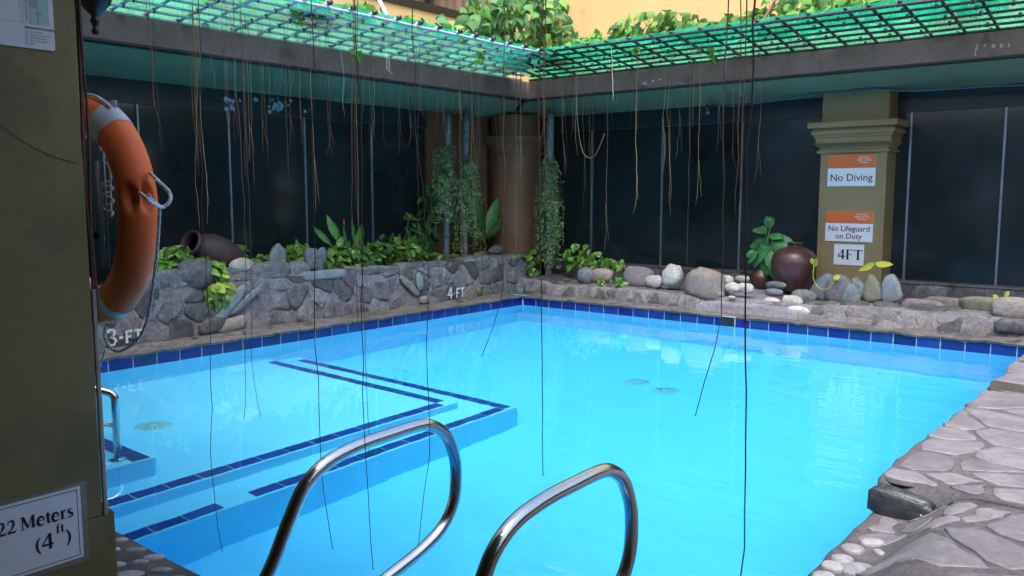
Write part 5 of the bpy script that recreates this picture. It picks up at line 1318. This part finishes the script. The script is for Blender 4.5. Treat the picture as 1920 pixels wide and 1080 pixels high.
for (px, pb, c, m, r) in [(283, 145, .3, 'root_brown', .003), (300, 290, .3, 'root_brown', .003), (290, 225, .5, 'root_red', .0035), (365, 250, .2, 'root_tan', .003), (372, 312, .3, 'root_red', .003), (378, 430, .3, 'root_tan', .0045), (384, 420, .4, 'root_tan', .004),
        (424, 248, .4, 'root_red', .003), (432, 235, .5, 'root_brown', .003), (440, 272, .3, 'root_brown', .003), (461, 330, .3, 'root_brown', .004), (468, 300, .4, 'root_tan', .0035), (476, 350, .3, 'root_tan', .004), (492, 285, .3, 'root_tan', .003), (500, 310, .5, 'root_brown', .003),
        (541, 335, .3, 'root_brown', .004), (546, 280, .2, 'root_tan', .003), (563, 285, .3, 'root_brown', .003), (566, 240, .5, 'root_brown', .003), (591, 400, .3, 'root_tan', .004), (600, 180, .3, 'root_brown', .003), (615, 293, .3, 'root_brown', .004), (620, 290, .3, 'root_tan', .003),
        (638, 215, .4, 'root_pale', .0025), (673, 478, .4, 'root_tan', .0055), (680, 210, .3, 'root_tan', .003), (700, 292, .3, 'root_tan', .004), (702, 260, .3, 'root_tan', .003), (719, 276, .3, 'root_brown', .003), (736, 190, .3, 'root_tan', .002), (748, 292, .3, 'root_brown', .0035),
        (767, 272, .3, 'root_brown', .0045), (786, 470, .3, 'root_brown', .003), (797, 205, .3, 'root_tan', .003), (815, 260, .3, 'root_brown', .003), (820, 258, .3, 'root_brown', .003), (836, 245, .2, 'root_tan', .004), (861, 232, .2, 'root_tan', .004), (866, 510, .3, 'root_tan', .0055), (870, 180, .3, 'root_tan', .003),
        (884, 330, .3, 'root_tan', .005), (893, 490, .3, 'root_brown', .0035), (900, 320, .3, 'root_tan', .003), (910, 480, .3, 'root_brown', .0025), (930, 390, .2, 'root_brown', .003), (942, 300, .2, 'root_brown', .0025), (950, 250, .2, 'root_tan', .0025),
        (350, 190, .3, 'root_brown', .002), (398, 180, .3, 'root_brown', .002), (512, 210, .3, 'root_tan', .002), (530, 175, .2, 'root_tan', .002), (580, 200, .3, 'root_tan', .002), (655, 190, .3, 'root_brown', .002), (690, 160, .3, 'root_tan', .002), (775, 175, .3, 'root_tan', .002), (828, 190, .3, 'root_tan', .002), (850, 205, .2, 'root_tan', .002)]:
    rl(px, pb, c + random.uniform(-.12, .12), r * .68, m, wig=random.choice([.02, .04, .07]), hook=random.choice([0, 0, .03, -.02]), fork=random.choice([0, 0, .6, .75]))
rl(788, 222, .5, .004, 'root_red', 'red-brown aerial root ending in a hook above the first post', hook=.05)
rl(725, 140, .75, .003, 'root_pale', 'short white split root tip dangling from the blue-grey awning', hook=.05, fork=.5)
rf(968, 485, -.2, .006, 'root_tan', 'thickest tan aerial root hanging down the corner pillar', wig=.02); rf(976, 330, -.25, .006, 'root_tan', 'second thick tan root beside the thickest one at the corner', fork=.7)
rf(1018, 268, -.5, .004, 'root_red', 'red root curling in front of the third post', hook=-.06, wig=.03)
for (px, pb, c, m, r) in [(962, 420, -.1, 'root_tan', .003), (1006, 205, -.2, 'root_brown', .0025), (1045, 230, -.2, 'root_tan', .0025), (1056, 330, -.3, 'root_tan', .003), (1062, 300, -.2, 'root_brown', .0025), (1073, 260, -.2, 'root_tan', .002), (1081, 292, -.4, 'root_tan', .0035), (1094, 385, -.2, 'root_brown', .003), (1105, 305, -.2, 'root_tan', .003),
        (1110, 470, -.2, 'root_brown', .0025), (1136, 475, -.3, 'root_tan', .0035), (1146, 230, -.2, 'root_tan', .002), (1158, 200, -.2, 'root_tan', .002), (1184, 230, -.2, 'root_tan', .002), (1191, 400, -.3, 'root_tan', .006), (1196, 250, -.2, 'root_tan', .002), (1243, 325, -.3, 'root_tan', .004), (1252, 405, -.3, 'root_tan', .004), (1256, 330, -.3, 'root_brown', .003), (1262, 300, -.2, 'root_tan', .003),
        (1307, 385, -.3, 'root_tan', .004), (1300, 240, -.3, 'root_tan', .003), (1312, 215, -.3, 'root_tan', .003), (1325, 205, -.2, 'root_tan', .003), (1346, 285, -.3, 'root_tan', .003), (1375, 318, -.3, 'root_brown', .004), (1420, 345, -.3, 'root_tan', .003), (1360, 140, -.5, 'root_pale', .002), (1128, 120, -.6, 'root_pale', .003)]:
    rf(px, pb, c + random.uniform(-.1, .1), r * .68, m, wig=random.choice([.02, .04, .07]), hook=random.choice([0, 0, .03, -.02]), fork=random.choice([0, 0, .6, .75]))
rf(1284, 668, -.75, .0028, 'root_dark', 'slender root from the black awning reaching down to the far water', wig=.03, hook=.04)
rf(1145, 190, -.7, .0042, 'root_pale', 'whitish kinked root hanging over the far fascia left of centre', wig=.06)
# loop between two roots
tag(MB().tube(spline([ony(*q, -.35) for q in [(1079, 140), (1081, 200), (1086, 255), (1093, 285), (1104, 296), (1113, 294), (1122, 280), (1134, 250)]], 6), .0028, 5).build('aerial_root', 'root_tan', None, True), 'looping root sagging between two others right of the third post', 'root', 'aerial roots hanging from the awnings')
# long roots hanging from the near awning, close to the camera
def rn(px, pyb, yp, r, m, label, ptop=None, **k):
    sdn[0] += 1; a = ony(px, pyb, yp); hang(a.x, a.y, 2.80, a.z, r, m, label, group='long roots hanging from the near awning', seed=sdn[0], **k)
rn(404, 1038, -6.45, .0021, 'root_dark', 'long dark root hooked at its tip, leftmost above the step stripes', wig=.05, hook=.02, lean=(.0, 0))
rn(606, 1033, -6.50, .0021, 'root_dark', 'long dark root crossing the bend of the left handrail', wig=.03, hook=.03)
rn(690, 1072, -6.45, .0021, 'root_dark', 'long dark root crossing the middle of the left handrail', wig=.03, hook=.02)
rn(686, 858, -6.1, .0018, 'root_dark', 'finer root beside the one crossing the middle of the left handrail', wig=.03)
rn(800, 1022, -6.3, .0019, 'root_dark', 'long dark root passing the crown of the left handrail', wig=.05, hook=-.02)
rn(1015, 893, -6.1, .0024, 'root_dark', 'long dark root ending free between the two handrails', wig=.02)
rn(1385, 1095, -6.3, .0030, 'root_dark', 'thickest long dark root running down past the right handrail', wig=.03)
rn(1350, 778, -5.9, .0024, 'root_dark', 'dark root curving left at its tip over the deep water', wig=.03, hook=-.07)
rn(466, 786, -5.9, .0022, 'root_dark', 'left strand of the crossed pair of roots above the shelf', wig=.04, hook=-.03, lean=(.0, .0))
rn(478, 782, -5.88, .002, 'root_dark', 'right strand of the crossed pair of roots above the shelf', wig=.04, hook=.03)
rn(950, 668, -5.85, .0022, 'root_dark', 'root tip curling left above the far middle of the pool', wig=.03, hook=-.08)
rn(375, 330, -6.0, .002, 'root_brown', 'brown root in front of the left windows passing the awning rail', wig=.02); rn(672, 620, -6.0, .0022, 'root_brown', 'brown root crossing the left fascia down to the waterline', wig=.03)
rn(1020, 430, -6.0, .0024, 'root_brown', 'red-brown root hanging before the third post', wig=.02); rn(1374, 430, -6.0, .0022, 'root_brown', 'brown root pair left strand before the far mullion', wig=.02); rn(1390, 400, -6.05, .0026, 'root_brown', 'thick brown root right strand before the far mullion', wig=.02)
root_labels()
# ------------------------------------------------------------ litter
random.seed(99); b = MB()
def bit(x, y, z, r):
    a = random.uniform(0, 6.28); t_ = random.uniform(-.35, .35); d = V((cos(a), sin(a), t_)); e_ = V((-sin(a), cos(a), random.uniform(-.3, .3))); c = V((x, y, z + r * .4))
    b.add([c - d * r, c + e_ * r * .45, c + d * r, c - e_ * r * .45], [(0, 1, 2, 3)])
for i in range(260):
    x = random.uniform(0, 6.5); y = random.uniform(.03, 1.1); z = wtop_f(x) + .02 if y > .3 else .125; bit(x, y, z, random.uniform(.006, .02))
for i in range(160): y = -random.uniform(.1, 6); bit(-random.uniform(.02, .27), y, .125, random.uniform(.005, .016))
for i in range(140): y = -random.uniform(.1, 6); bit(-random.uniform(.36, .6), y, wtop_l(-y) + .03, random.uniform(.008, .02))
for i in range(120):
    x = random.uniform(5.6, 8); y = random.uniform(-6.5, 0); bit(x, y, deckz(x, y) + .012, random.uniform(.004, .012))
stuff(b.build('leaf_litter', 'dry_stem')); bpy.data.objects['leaf_litter']['label'] = 'scattered dry leaf bits on copings and ledges'
# ------------------------------------------------------------ air plants high on the two left posts
for (px, py, c0, lb, n) in [(838, 280, -1.08, 'spiky grey-green air plant high on the first post', 26), (872, 300, -1.06, 'small spiky air plant below the top of the second post', 18), (828, 322, -1.08, 'bluish spiky tuft on the left side of the first post', 20)]:
    p = onx(px, py, c0 + .05); t = plant('air_plant', lb, 'air plant', p, px)
    b = MB()
    for i in range(n):
        a = random.uniform(0, 6.28); L = random.uniform(.08, .19); d = V((abs(cos(a)) * .7 + .2, sin(a), random.uniform(-.5, .7)))
        b.tube([p, p + d * L * .5 + V((0, 0, .01)), p + d * L - V((0, 0, L * .35))], [.006, .005, .001], 4, False)
    stuff(b.build('blades', 'slate_olive' if n == 26 else 'wispy', t))
